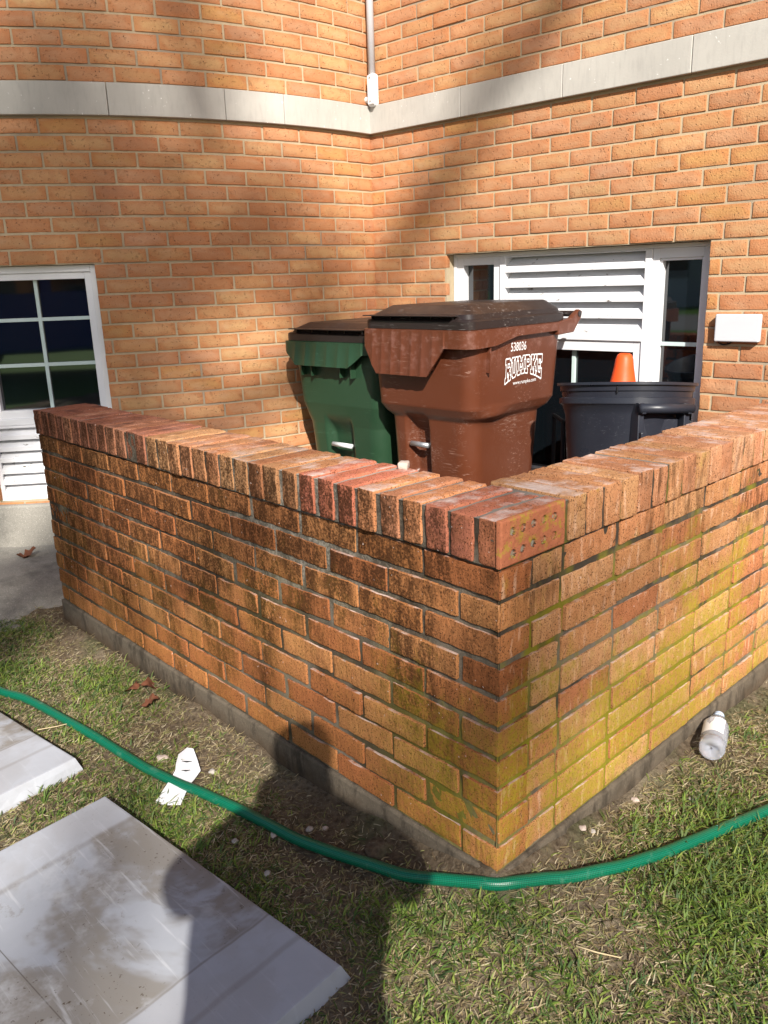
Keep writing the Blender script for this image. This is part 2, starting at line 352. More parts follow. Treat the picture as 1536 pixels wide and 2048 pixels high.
# ------------------------------------------------------------------ setting: ground
GZ = -.10
LW = .0185                                   # lean of the left leg in plan
def hz(x, y):
    """ground height: flat turf, a slight rise toward the low wall's corner"""
    d = np.hypot(x, y); k = .25+.35*(1/(1+np.exp(-np.clip((x-.12)/.05, -40, 40))))
    base = -.097+.062*np.exp(-d/k)
    base = base+.050*np.exp(-np.abs(x)/.035)*(y > 0)*(.6+.25*np.sin(y*7)+.15*np.sin(y*23))+.048*np.exp(-np.abs(y)/.035)*(x > 0)*(.7+.3*np.sin(x*9))
    n = .004*np.sin(x*9+1.3)*np.sin(y*8+.4)+.002*np.sin(x*23+y*17)+.0015*np.sin(x*41-y*37+2)+.0015*np.sin(x*77+y*61)
    return base+n
def ground():
    xs = np.unique(np.concatenate([np.linspace(-60, -3, 24), np.linspace(-3, 2.6, 260), np.linspace(2.6, 60, 20)]))
    ys = np.unique(np.concatenate([np.linspace(-60, -3, 24), np.linspace(-3, 4.2, 330), np.linspace(4.2, 60, 20)]))
    X, Y = np.meshgrid(xs, ys); Z = hz(X, Y); far = np.maximum(np.abs(X), np.abs(Y)) > 4.5; Z = np.where(far, GZ-.02, Z)
    nx, ny = len(xs), len(ys); V = np.stack([X, Y, Z], -1).reshape(-1, 3)
    i = np.arange(nx-1)[None, :]+nx*np.arange(ny-1)[:, None]; i = i.ravel(); F = np.stack([i, i+1, i+nx+1, i+nx], -1)
    me = bpy.data.meshes.new('ground'); me.from_pydata(V.tolist(), [], F.tolist()); tag(link('ground', me, M['soil'], smooth=True), kind='structure')
ground()
# concrete areaway floor behind the low wall and the landing beside it
mb = MB(); mb.box((.22, .2, GZ-.05), (2.3, 2.6, GZ+.022)); tag(mb.build('areaway_floor', M['conc'], bevel=.004), kind='structure')
def landing():
    xs = np.linspace(-2.2, .9, 90); ys = np.linspace(2.30, 3.9, 50); V = []; F = []
    for j, y in enumerate(ys):
        for i, x in enumerate(xs):
            edge = 2.46-.10*(x+.3)+.02*math.sin(x*9)
            z = .005-.10*max(0, min(1, (edge+.16-y)/.20))**1.4 + .004*math.sin(x*13+y*7)
            V.append((x, y, z))
    n = len(xs)
    for j in range(len(ys)-1):
        for i in range(n-1): F.append((j*n+i, j*n+i+1, (j+1)*n+i+1, (j+1)*n+i))
    b = len(V); V += [(x, ys[0], GZ-.05) for x in xs]
    for i in range(n-1): F.append((b+i, b+i+1, i+1, i))
    me = bpy.data.meshes.new('concrete_landing'); me.from_pydata(V, [], F); tag(link('concrete_landing', me, M['conc'], smooth=True), kind='structure')
landing()

# ------------------------------------------------------------------ building
PITCH = .0668; BL = .196
WC, WS = 2.1989, .0648           # right wall: x + WS*y = WC
ZB, ZT, ZH = 1.8965, 2.0260, 1.288
rn = np.array([-1, -WS, 0])/math.hypot(1, WS)         # outward normal
rd = np.array([-WS, 1, 0])/math.hypot(1, WS)          # along the wall (+y-ish)
RW0 = np.array([WC, 0, 0.])
def rw(s, o, z): return RW0+rd*s+rn*o+np.array([0, 0, z])
CX, CY, CR = 1.85, 4.965, 2.5                     # rounded left wall
def cwp(a, o, z):                                 # a = angle from -Y toward +X
    r = CR+o; return np.array([CX+r*math.sin(a), CY-r*math.cos(a), z])
building = empty('brick_building', (2.0, 2.46, GZ)); tag(building, 'tall tan and orange brick building with a pale stone band and white basement windows', 'building')
def BP(mb_or_obj):                                 # keep world placement under the building root
    mb_or_obj.parent = building; mb_or_obj.matrix_parent_inverse = Matrix.Translation(-Vector(building.location)); return mb_or_obj
pal_new = [(.52, .275, .125), (.54, .295, .14), (.52, .265, .135), (.50, .235, .11), (.53, .30, .145), (.47, .24, .125), (.54, .315, .145), (.51, .265, .10), (.50, .255, .14), (.52, .275, .125), (.45, .21, .105)]
def bcol(pal, v=.08, r=rng):
    c = np.array(pal[r.integers(len(pal))])*r.uniform(1-v, 1+v); return (*np.clip(c, 0, 1), 1)
def brick_rows(mbk, s0, s1, z0, z1, holes, setter, off=0.0):
    """running bond between s0..s1; holes = [(a,b,za,zb)]"""
    nrow = int(round((z1-z0)/PITCH))
    for r in range(nrow):
        z = z0+r*PITCH; J = .0095; st = s0-(BL/2 if (r % 2) else 0)-off
        cuts = [(a, b) for a, b, za, zb in holes if z+.01 < zb and z+PITCH-.01 > za]
        s = st-BL
        while s < s1:
            segs = [(max(s, s0), min(s+BL-J, s1))]
            for a, b in cuts:
                n2 = []
                for p, q in segs:
                    if q <= a or p >= b: n2.append((p, q)); continue
                    if p < a: n2.append((p, a))
                    if q > b: n2.append((b, q))
                segs = n2
            for p, q in segs:
                L = q-p
                if L < .022: continue
                L = round(L, 2) if L < .180 else BL-.0095
                V, F = rbox(L, PITCH-J, .03, .0016, 5, 2, 1)
                V = wob(V, .0007, 60, int(rng.integers(1e6))); V = wob(V, .0006, 260, int(rng.integers(1e6)))
                dz = rng.normal(0, .0007); do = rng.normal(0, .0009)
                W = setter(V, p, z+J/2+dz, do); mbk.add(W, F, bcol(pal_new))
                mbk.C[-1][:, 3] = np.clip(np.minimum(np.minimum(V[:, 0], L-V[:, 0])/.035, np.minimum(V[:, 1], PITCH-J-V[:, 1])/.020), 0, 1)
            s += BL
# phase so that a bed joint meets the window head / band soffit
Z0 = ZH-19*PITCH+.0
def set_right(V, p, z, do): return place(V, rw(p, .0-.024+do, z), rd, (0, 0, 1), rn)
def set_left(V, p, z, do):
    a = -p/CR; t = a-V[:, 0]/CR; r = CR-.024+do+V[:, 2]
    return np.stack([CX+r*np.sin(t), CY-r*np.cos(t), z+V[:, 1]], -1)
WIN_R = (.667, 1.985, .20, ZH)
la0, la1 = R(29.7), R(42.6)
WIN_L = (la0*CR, la1*CR, .215, ZH)
mb = MB(); brick_rows(mb, -1.6, 2.486, Z0, ZB-.02, [WIN_R], set_right, .03)
BP(mb.build('wall', M['bnew'], color=True, smooth=True)); mb = MB(); brick_rows(mb, -1.6, 2.486, ZT+.003, 3.3, [], set_right, .07)
wr_o = BP(mb.build('wall', M['bnew'], color=True, smooth=True))
mb = MB(); brick_rows(mb, -.187, 2.9, Z0, ZB-.02, [WIN_L], set_left, .02)
BP(mb.build('wall', M['bnew'], color=True, smooth=True)); mb = MB(); brick_rows(mb, -.187, 2.9, ZT+.003, 3.3, [], set_left, .06)
wl_o = BP(mb.build('wall', M['bnew'], color=True, smooth=True))
def flat_panel(mb, s0, s1, z0, z1, o0, o1):
    V = [rw(s, o, z) for z in (z0, z1) for s in (s0, s1) for o in (o0, o1)]
    mb.add(V, [(0, 1, 3, 2), (4, 6, 7, 5), (0, 4, 5, 1), (2, 3, 7, 6), (0, 2, 6, 4), (1, 5, 7, 3)])
def arc_panel(mb, p0, p1, z0, z1, o0, o1, n=None):
    n = n or max(2, int((p1-p0)/.08)); V = []; F = []
    for i in range(n+1):
        a = -(p0+(p1-p0)*i/n)/CR
        for z in (z0, z1):
            for o in (o0, o1): V.append(cwp(a, o, z))
    for i in range(n):
        b = i*4; c = b+4; F += [(b, b+1, c+1, c), (b+2, c+2, c+3, b+3), (b, c, c+2, b+2), (b+1, b+3, c+3, c+1)]
    F += [(0, 2, 3, 1), (n*4, n*4+1, n*4+3, n*4+2)]; mb.add(V, F)
RC = .0022
mb = MB()
for a in [(-1.6, 2.6, GZ-.1, WIN_R[2]), (-1.6, WIN_R[0]-.001, WIN_R[2], ZH), (WIN_R[1]+.001, 2.6, WIN_R[2], ZH), (-1.6, 2.6, ZH+.001, 3.4)]: flat_panel(mb, *a, -.25, RC)
BP(mb.build('mortar', M['mnew']))
mb = MB()
for a in [(-.32, 2.9, GZ-.1, WIN_L[2]), (-.32, WIN_L[0]-.001, WIN_L[2], ZH), (WIN_L[1]+.001, 2.9, WIN_L[2], ZH), (-.32, 2.9, ZH+.001, 3.4)]: arc_panel(mb, *a, -.25, RC)
BP(mb.build('mortar', M['mnew']))
# limestone band, in blocks
def band(parts, fn):
    for a, b in parts:
        mb = MB(); fn(mb, a+.0012, b-.0012, ZB, ZT, -.05, .030); BP(mb.build('stone_band', M['stone'], bevel=.003))
band([(-1.6, -.45), (-.45, .78), (.78, 1.335), (1.335, 1.875), (1.875, 2.47)][1:], flat_panel)
mb = MB(); flat_panel(mb, -1.6, -.4512, ZB, ZT, -.05, .030); BP(mb.build('stone_band', M['stone'], bevel=.003))
band([(-.168, .365), (.365, .655), (.655, 1.16), (1.16, 1.86), (1.86, 2.9)], arc_panel)
# footing under the left window
mb = MB(); arc_panel(mb, .75, 2.9, GZ-.1, .205, -.05, .035); BP(mb.build('concrete_footing', M['conc'], bevel=.01))
mb = MB(); flat_panel(mb, -1.6, 2.40, 3.4, 3.5, -.3, .03); arc_panel(mb, -.12, 2.9, 3.4, 3.5, -.3, .03); BP(mb.build('parapet', M['stone']))

# ------------------------------------------------------------------ windows
def wframe(O, ux, un):
    ux = np.array(ux, float); un = np.array(un, float)
    m = np.eye(4); m[:3, 0] = ux; m[:3, 1] = un; m[:3, 2] = (0, 0, 1); m[:3, 3] = O; return m    # local x along, y outward, z up
def bars(mb, m, x0, x1, z0, z1, wd, y0, y1, wt=None, wb=None):
    wt = wd if wt is None else wt; wb = wd if wb is None else wb
    mb.box((x0, y0, z0), (x0+wd, y1, z1), m); mb.box((x1-wd, y0, z0), (x1, y1, z1), m)
    mb.box((x0+wd, y0, z1-wt), (x1-wd, y1, z1), m); mb.box((x0+wd, y0, z0), (x1-wd, y1, z0+wb), m)
def louver(mb, m, x0, x1, z0, z1, pitch, y=0, dep=.05, th=.009):
    n = int(round((z1-z0)/pitch))
    for i in range(n):
        zb = z1-(i+1)*pitch
        jz = random.uniform(-.0015, .0015)
        V = np.array([(x0, y+.004, zb), (x1, y+.004, zb), (x1, y+.004, zb+.022), (x0, y+.004, zb+.022), (x0, y-dep, zb+pitch+.004), (x1, y-dep, zb+pitch+.004), (x0, y-dep, zb+pitch-.012), (x1, y-dep, zb+pitch-.012)])
        V[:, 2] += jz; V = V@m[:3, :3].T+m[:3, 3]
        mb.add(V, [(0, 1, 3-1, 3)[:4], (3, 2, 5, 4), (4, 5, 7, 6), (6, 7, 1, 0), (0, 3, 4, 6), (1, 7, 5, 2)])
# right window
wR = BP(empty('window')); 
S0, S1 = WIN_R[0], WIN_R[1]
mR = wframe(rw(0, -.056, 0), rd, rn)
def part(mb, name, mat, parent, bevel=.002): o = mb.build(name, mat, parent, bevel=bevel); return o
mb = MB(); bars(mb, mR, S0, S1, WIN_R[2], ZH-.001, .018, -.07, .0)
mb.box((.932, -.07, .218), (.962, .004, ZH-.019), mR); mb.box((1.672, -.07, .218), (1.704, .002, ZH-.019), mR)
mb.box((.962, -.07, .886), (1.672, .006, .914), mR); mb.box((.962, -.07, 1.262), (1.672, .002, ZH-.019), mR)
part(mb, 'frame', M['vinyl'], wR)
mb = MB(); bars(mb, mR, S0+.018, .932, .218, ZH-.019, .030, -.05, -.006, .04); bars(mb, mR, S0+.048, .902, .248, ZH-.059, .010, -.05, -.014)
bars(mb, mR, 1.704, S1-.018, .218, ZH-.019, .040, -.05, -.006, .036); bars(mb, mR, .962, 1.672, .218, .886, .038, -.05, -.004, .048)
part(mb, 'sash', M['vinyl'], wR)
for bx_ in [((S0+.058, -.046, .868), (.892, -.034, .884)), ((S0+.058, -.046, .537), (.892, -.034, .553)), ((1.300, -.046, .256), (1.318, -.034, .838))]:
    mb = MB(); mb.box(*bx_, mR); part(mb, 'muntin', M['muntin'], wR, .001)
for a, b, c, d in [(S0+.058, .892, .258, ZH-.069), (1.744, S1-.058, .258, ZH-.055), (1.0, 1.634, .256, .838)]:
    mb = MB(); mb.box((a-.004, -.048, c-.004), (b+.004, -.047, d+.004), mR); part(mb, 'pane', M['glass'], wR, 0)
mb = MB(); louver(mb, mR, .963, 1.671, .914, 1.262, .0696, 0, .068); part(mb, 'louver', M['paint'], wR, .0012)
mb = MB(); mb.box((S0, -.16, .2), (S1, -.072, ZH-.003), mR); part(mb, 'backing', M['dark'], wR, 0)
# left window (flat, in the rounded wall)
A = cwp(-la1, 0, 0); B = cwp(-la0, 0, 0); ux = (B-A)/np.linalg.norm(B-A); un = np.array([ux[1], -ux[0], 0]); WLn = float(np.linalg.norm(B-A))
wL = BP(empty('window')); mL = wframe(A+un*-.022, ux, un); ZL = ZH+.004
mb = MB(); bars(mb, mL, .0, WLn, .575, ZH-.001, .026, -.07, .0, .03, .03); bars(mb, mL, .0, WLn, .215, .574, .020, -.07, .0, .012, .022)
part(mb, 'frame', M['vinyl'], wL)
mb = MB(); bars(mb, mL, .026, WLn-.026, .605, ZH-.031, .030, -.05, -.010, .030, .038); part(mb, 'sash', M['vinyl'], wL)
xm = WLn/2
mb = MB(); mb.box((xm-.008, -.046, .643), (xm+.008, -.034, 1.227), mL)
for zz in (1.053, .848): mb.box((.056, -.045, zz-.008), (WLn-.056, -.035, zz+.008), mL)
part(mb, 'muntin', M['muntin'], wL, .001)
mb = MB(); mb.box((.052, -.048, .639), (WLn-.052, -.047, 1.231), mL); part(mb, 'pane', M['glass'], wL, 0)
mb = MB(); louver(mb, mL, .021, WLn-.021, .24, .562, .0537, 0, .052); part(mb, 'louver', M['paint'], wL, .0012)
mb = MB(); mb.box((0.0, -.16, .215), (WLn, -.072, ZH-.003), mL); part(mb, 'backing', M['dark'], wL, 0)
wR['label'] = 'wide three part basement window with a louvered middle'; wL['label'] = 'two column white window above a louvered vent'

# ------------------------------------------------------------------ conduit and wall box
cd_ = empty('electrical_conduit', tuple(rw(2.425, .030, ZT-.012))); cd_.scale = (1.35, 1.35, 1.25); tag(cd_, 'grey plastic conduit running down the corner above the stone band into a white elbow box', 'conduit')
V, F, U = tube([(0, 0, .10), (0, 0, .5), (0, 0, 1.25)], .0135, 14); mb = MB(); mb.add(V, F); mb.build('pipe', M['pvc'], cd_, smooth=True)
mb = MB(); m = M4((0, -.004, .0), R(180-4)); mb.box((-.017, -.018, .004), (.017, .018, .125), m); mb.build('elbow_box', M['pvcw'], cd_, bevel=.012, segs=4)
mb = MB(); m = M4((-.004, -.030, .0), R(-45)); mb.box((-.016, -.004, .010), (.016, .003, .118), M4((-.0175, -.010, 0), R(-90))); 
ec = mb.build('cover', M['pvcw'], cd_, bevel=.006, segs=3)
mb = MB(); V, F, U = tube([(0, .0, .035), (-.0, .032, .035)], .012, 12); mb.add(V, F); mb.build('hub', M['pvcw'], cd_, smooth=False)
for zz in (.108, .022): V, F, U = tube([(-.0215, -.010, zz), (-.0235, -.010, zz)], .0035, 8); mb = MB(); mb.add(V, F); mb.build('screw', M['metal'], ec)
bx = empty('wall_box', tuple(rw(.527, .0, .955))); bx.rotation_euler = (0, 0, math.atan2(rd[1], rd[0])-math.pi/2)
tag(bx, 'small white rectangular plastic box fixed to the bricks right of the louvered window', 'utility box')
mb = MB(); mb.box((-.040, -.086, -.053), (-.012, .086, .053)); mb.build('cover', M['box'], bx, bevel=.006, segs=3)
mb = MB(); mb.box((-.0118, -.06, -.035), (.0, .06, .035)); mb.build('back_plate', M['darkp'], bx, bevel=.002)
V, F, U = tube(spline([(-.012, .078, -.050), (-.014, .072, -.060), (-.016, .055, -.066), (-.014, .035, -.062), (-.010, .022, -.052)], 6), .0028, 8); mb = MB(); mb.add(V, F); mb.build('cable', M['darkp'], bx, smooth=True)

# ------------------------------------------------------------------ low brick enclosure wall
low = empty('low_brick_wall', (0, 0, 0)); tag(low, 'weathered low brick wall with mossy mortar enclosing the bins, on a concrete footing', 'brick wall')
P0 = .0668; J0 = .0115; SL = .2055; ZC = 10*P0
LL = 2.225; RL = 2.20
lx = np.array([math.sin(LW), math.cos(LW), 0]); ln_ = np.array([-math.cos(LW), math.sin(LW), 0])      # left leg: along, outward
pal_old = [(.40, .165, .058), (.42, .18, .068), (.39, .15, .055), (.35, .13, .05), (.44, .20, .078), (.32, .115, .045), (.40, .165, .065)]
pal_right = [(.50, .245, .11), (.52, .27, .125), (.48, .215, .10), (.54, .29, .14), (.45, .18, .085)]
pal_cap = [(.48, .235, .115), (.51, .265, .13), (.45, .20, .10), (.53, .29, .14), (.48, .225, .12)]
mb = MB()
def old_brick(O, ux, uy, uz, L, H, D, col, b=.0020, tilt=.6):
    V, F = rbox(L, H, D, b, max(3, int(L/.014)), max(2, int(H/.014)), max(2, int(D/.03)))
    sd_ = int(rng.integers(1e6)); V = wob(V, .0010, 55, sd_); V = wob(V, .0011, 230, sd_+1)
    c = np.array([L/2, H/2, D/2]); a = R(rng.normal(0, tilt)); ca, sa = math.cos(a), math.sin(a); Q = V-c
    Q = np.stack([Q[:, 0]*ca-Q[:, 1]*sa, Q[:, 0]*sa+Q[:, 1]*ca, Q[:, 2]], -1); V = Q+c+np.array([rng.normal(0, .0012), rng.normal(0, .0008), rng.normal(0, .0016)])
    mb.add(place(V, O, ux, uy, uz), F, col)
Zv = np.array([0, 0, 1.])
BD = .095
for r in range(10):                                          # r = 0 bottom course
    z = r*P0+J0/2; H = P0-J0-.001; row_from_top = 10-r
    long_left = (row_from_top % 2 == 1)
    # left leg, outer wythe
    p = 0.0; first = True
    while p < LL-.02:
        L = (SL-J0) if not (first and not long_left) else BD
        e = min(p+L, LL)
        if LL-e < .03: e = LL
        jj = rng.normal(0, .003)
        fat = .006 if (.25 < p < .9 and rng.random() < .5) else 0
        c = bcol(pal_old, .16)
        old_brick(lx*p+ln_*-BD+Zv*z, lx, Zv, ln_, e-p-fat, H, BD, c)
        p = e+J0+jj*.0; first = False
    # right leg, outer wythe (n = -y): starts after the left leg's corner brick
    p = BD+J0 if long_left else 0.0; first = True
    if not long_left:      # the corner brick was already laid from the left leg as a header; cover the rest of a stretcher
        p = BD+.0
        old_brick(np.array([p, -.000, z+0])+np.array([0, BD, 0]), (1, 0, 0), Zv, (0, -1, 0), SL-J0-BD, H, BD, c0 if False else bcol(pal_right, .1), b=.0025)
        p = SL
    else:
        old_brick(np.array([p, BD, z]), (1, 0, 0), Zv, (0, -1, 0), BD, H, BD, bcol(pal_right, .1)); p = BD+J0+BD+J0
    while p < RL-.03:
        e = min(p+SL-J0, RL)
        old_brick(np.array([p, BD, z]), (1, 0, 0), Zv, (0, -1, 0), e-p, H, BD, bcol(pal_right, .12)); p = e+J0
    # inner wythes, plain
    q = .22+(.1 if r % 2 else 0)
    while q < LL-.05:
        e = min(q+SL-J0, LL); old_brick(lx*q+np.array([.105, 0, 0])+Zv*z+ln_*-BD*0-np.array([0, 0, 0])+np.array([BD, 0, 0])*0, lx, Zv, np.array([1., 0, 0]), e-q, H, BD, bcol(pal_old, .1)); q = e+J0
    q = .22+(.1 if r % 2 else 0)
    while q < RL-.05:
        e = min(q+SL-J0, RL); old_brick(np.array([q, .20, z]), (1, 0, 0), Zv, (0, -1, 0), e-q, H, BD, bcol(pal_old, .1)); q = e+J0
mb.build('brickwork', M['bold'], low, color=True, smooth=True)
# cap bricks on edge
mb = MB(); CH = .0905; zc = ZC+.0015
capcols = {}
OV = .011; y = -OV; i = 0
while y < LL-.03:
    th = .057; jt = .0105
    if i in (0,): col = (.50, .185, .10, 1)
    elif i in (1, 2): col = (.44, .155, .10, 1)
    elif i in (3, 5): col = (.60, .26, .12, 1)
    elif i in (4,): col = (.50, .22, .12, 1)
    elif i in (6, 7, 8): col = (.58, .19, .12, 1)
    else: col = bcol(pal_cap if i < 20 else [(.40, .17, .11), (.44, .2, .12), (.36, .15, .10)], .12)
    if 3 <= i <= 9: th = .052; jt = .0165
    if y+th > LL: break
    b = .0045
    yo, to = (y+.0075, th-.0075) if i == 0 else (y, th)
    old_brick(lx*yo+ln_*(OV-.203)+Zv*zc, lx, Zv, ln_, to, CH+rng.normal(0, .0012), .203, col, b=b, tilt=.8)
    y += th+jt; i += 1
ncap_left = y
x = .2045; 
while x < RL-.03:
    th = .057; jt = .011 if rng.random() < .6 else .009
    old_brick(np.array([x, -OV+.203, zc]), (1, 0, 0), Zv, (0, -1, 0), th, CH+rng.normal(0, .0012), .203, bcol(pal_cap if x < .75 else [(.50, .25, .135), (.53, .285, .16), (.48, .225, .125)], .1), b=.0035, tilt=.8)
    x += th+jt
mb.build('cap_bricks', M['bold'], low, color=True, smooth=True)
# mortar body: subdivided wavy surfaces a little behind the brick faces
def mort_face(mb, O, u, v, n, Lu, Lv, amp, res=.008):
    nu, nv = max(2, int(Lu/res)), max(2, int(Lv/res)); U_, V_ = np.meshgrid(np.linspace(0, Lu, nu+1), np.linspace(0, Lv, nv+1))
    P = np.asarray(O)+U_.reshape(-1, 1)*np.asarray(u)+V_.reshape(-1, 1)*np.asarray(v)
    h = np.array([mnoise.noise(Vector(p)*28)+.6*mnoise.noise(Vector(p)*90) for p in P])*amp
    h2 = np.array([mnoise.noise(Vector(p)*5+Vector((9, 0, 0))) for p in P])*amp*.9
    P = P+(h+h2)[:, None]*np.asarray(n); k = nu+1
    F = [(j*k+i, j*k+i+1, (j+1)*k+i+1, (j+1)*k+i) for j in range(nv) for i in range(nu)]; mb.add(P, F)
mb = MB(); rec = .0046
mort_face(mb, lx*.001+ln_*-rec+Zv*-.002, lx, Zv, ln_, LL-.002, ZC+.004, .0013)
mort_face(mb, (.001, rec, -.002), (1, 0, 0), Zv, (0, -1, 0), RL, ZC+.004, .0013)
mort_face(mb, lx*.002+ln_*(OV-.0050)+Zv*ZC, lx, Zv, ln_, LL-.006, CH-.004, .0020)
mort_face(mb, (.19, -OV+.0050, ZC), (1, 0, 0), Zv, (0, -1, 0), RL-.19, CH-.004, .0020)
mort_face(mb, lx*.004+ln_*(OV-.199)+Zv*(ZC+CH-.003), lx, -ln_*-1, Zv, LL-.01, .195, .0016)
mort_face(mb, (.19, -OV+.004, ZC+CH-.003), (1, 0, 0), (0, 1, 0), Zv, RL-.19, .193, .0016)
# solid core
mL4 = np.eye(4); mL4[:3, 0] = -ln_; mL4[:3, 1] = lx
mb.box((.014, .012, -.05), (.188, LL-.006, ZC+CH-.012), mL4); mb.box((.1, .014, -.05), (RL, .188, ZC+CH-.0125))
mb.build('mortar', M['mold'], low, smooth=True)
# bed face of the corner cap brick with its ten core holes, part filled with mortar
def cored_mat():
    n = NT('cored_brick', 1, .05); a = n.attr('Col').outputs['Color']; v = n.mix(n.mr(n.noise(70, 5, .7), .4, .7, 0, .35), a, (.30, .10, .05))
    v = n.mix(n.mr(n.noise(300, 2), .64, .68, 0, .7), v, (.10, .045, .025)); v = n.mix(n.math('MULTIPLY', n.mr(n.noise(45, 4, .7), .52, .62), .55), v, (.38, .32, .03)); 
    n.col(v); n.bump(n.noise(160, 5, .7), .7, .003); return n.m
def bed_face():
    W_, H_ = .203, CH+.0005; nx, nz = 150, 68; r = np.random.default_rng(3)
    hs = [(.034+c*.0325+r.normal(0, .0012), .024+q*.040+c*.0006+r.normal(0, .0008), r.uniform(.0078, .0090), r.uniform(.0030, .0052)) for q in range(2) for c in range(5)]
    X, Z_ = np.meshgrid(np.linspace(0, W_, nx+1), np.linspace(0, H_, nz+1)); X, Z_ = X.ravel(), Z_.ravel(); D = np.zeros_like(X); C = np.tile(np.array([.47, .165, .085, 1.]), (len(X), 1))
    e = np.minimum(np.minimum(X, W_-X), np.minimum(Z_, H_-Z_)); D += .0035*np.clip(1-e/.0045, 0, 1)**2
    n1 = np.array([mnoise.noise(Vector((a*60, b*60, 3))) for a, b in zip(X, Z_)]); n2 = np.array([mnoise.noise(Vector((a*260, b*260, 8))) for a, b in zip(X, Z_)])
    D += .0012*n1+.0005*n2
    for hx, hz_, hr, hd in hs:
        d = np.hypot(X-hx, Z_-hz_)*(1+.12*n2); k = sm_(hr, hr-.0016, d); D += k*(.0068-(.0060-hd)*np.clip(1-d/hr+.25*n2, 0, 1)); C[k > .4, :3] = np.array([.32, .30, .24])
        C[(k > .05) & (k <= .93), :3] = (.03, .02, .014)
    V = np.stack([X-OV, -OV+D, zc+Z_], -1); k = nx+1; F = [(b*k+a, b*k+a+1, (b+1)*k+a+1, (b+1)*k+a) for b in range(nz) for a in range(nx)]
    n0 = len(V); rim = [a for a in range(nx+1)]+[b*k+nx for b in range(1, nz+1)]+[nz*k+a for a in range(nx-1, -1, -1)]+[b*k for b in range(nz-1, 0, -1)]
    B = V[rim].copy(); B[:, 1] = -OV+.011; V = np.concatenate([V, B]); C = np.concatenate([C, C[rim]]); m = len(rim); F += [(rim[q], n0+q, n0+(q+1) % m, rim[(q+1) % m]) for q in range(m)]
    mb = MB(); mb.add(V, F); mb.C[-1] = C; mb.build('cored_brick_face', cored_mat(), low, color=True, smooth=True)
def sm_(a, b, x): t = np.clip((x-a)/(b-a), 0, 1); return t*t*(3-2*t)
bed_face()
mb = MB()
mb.box((-.006, -.005, -.20), (.24, LL+.004, -.001), mL4); mb.box((.10, -.0055, -.20), (RL, .24, -.0015))
mb.build('footing', M['found'], low, bevel=.006)
V, F = rbox(.030, .016, .022, .004, 3, 2, 2); mb = MB(); V = wob(V, .002, 120, 5); mb.add(V, F)
o = mb.build('mortar_chunk', M['lime'], smooth=True); o.location = (.168, .432, ZC+CH+.001); o.rotation_euler = (R(90), 0, R(30)); tag(o, 'pale crumb of mortar lying on the brick wall top in front of the brown bin', 'mortar chunk')

# ------------------------------------------------------------------ wheeled carts
def rring(wd, y0, y1, r, nf=40, ns=34, nr=6, nc=7):
    """ring of points: front edge (left->right), right side, rear, left side"""
    P = []
    def arc(cx, cy, a0, a1): return [(cx+r*math.cos(a0+(a1-a0)*k/nc), cy+r*math.sin(a0+(a1-a0)*k/nc)) for k in range(nc+1)]
    P += [(-wd+r+(2*wd-2*r)*k/nf, y0) for k in range(1, nf)]
    P += arc(wd-r, y0+r, -math.pi/2, 0); P += [(wd, y0+r+(y1-y0-2*r)*k/ns) for k in range(1, ns)]
    P += arc(wd-r, y1-r, 0, math.pi/2); P += [(wd-r-(2*wd-2*r)*k/nr, y1) for k in range(1, nr)]
    P += arc(-wd+r, y1-r, math.pi/2, math.pi); P += [(-wd, y1-r-(y1-y0-2*r)*k/ns) for k in range(1, ns)]
    P += arc(-wd+r, y0+r, math.pi, 1.5*math.pi); return np.array(P)
def loft(rings, cap0=True, cap1=True):
    n = len(rings[0]); V = np.concatenate(rings); F = []
    for i in range(len(rings)-1):
        for k in range(n): k2 = (k+1) % n; F.append((i*n+k, i*n+k2, (i+1)*n+k2, (i+1)*n+k))
    if cap0: F.append(tuple(range(n))[::-1])
    if cap1: F.append(tuple((len(rings)-1)*n+k for k in range(n)))
    return V, F
def sm(a, b, x): t = np.clip((x-a)/(b-a), 0, 1); return t*t*(3-2*t)
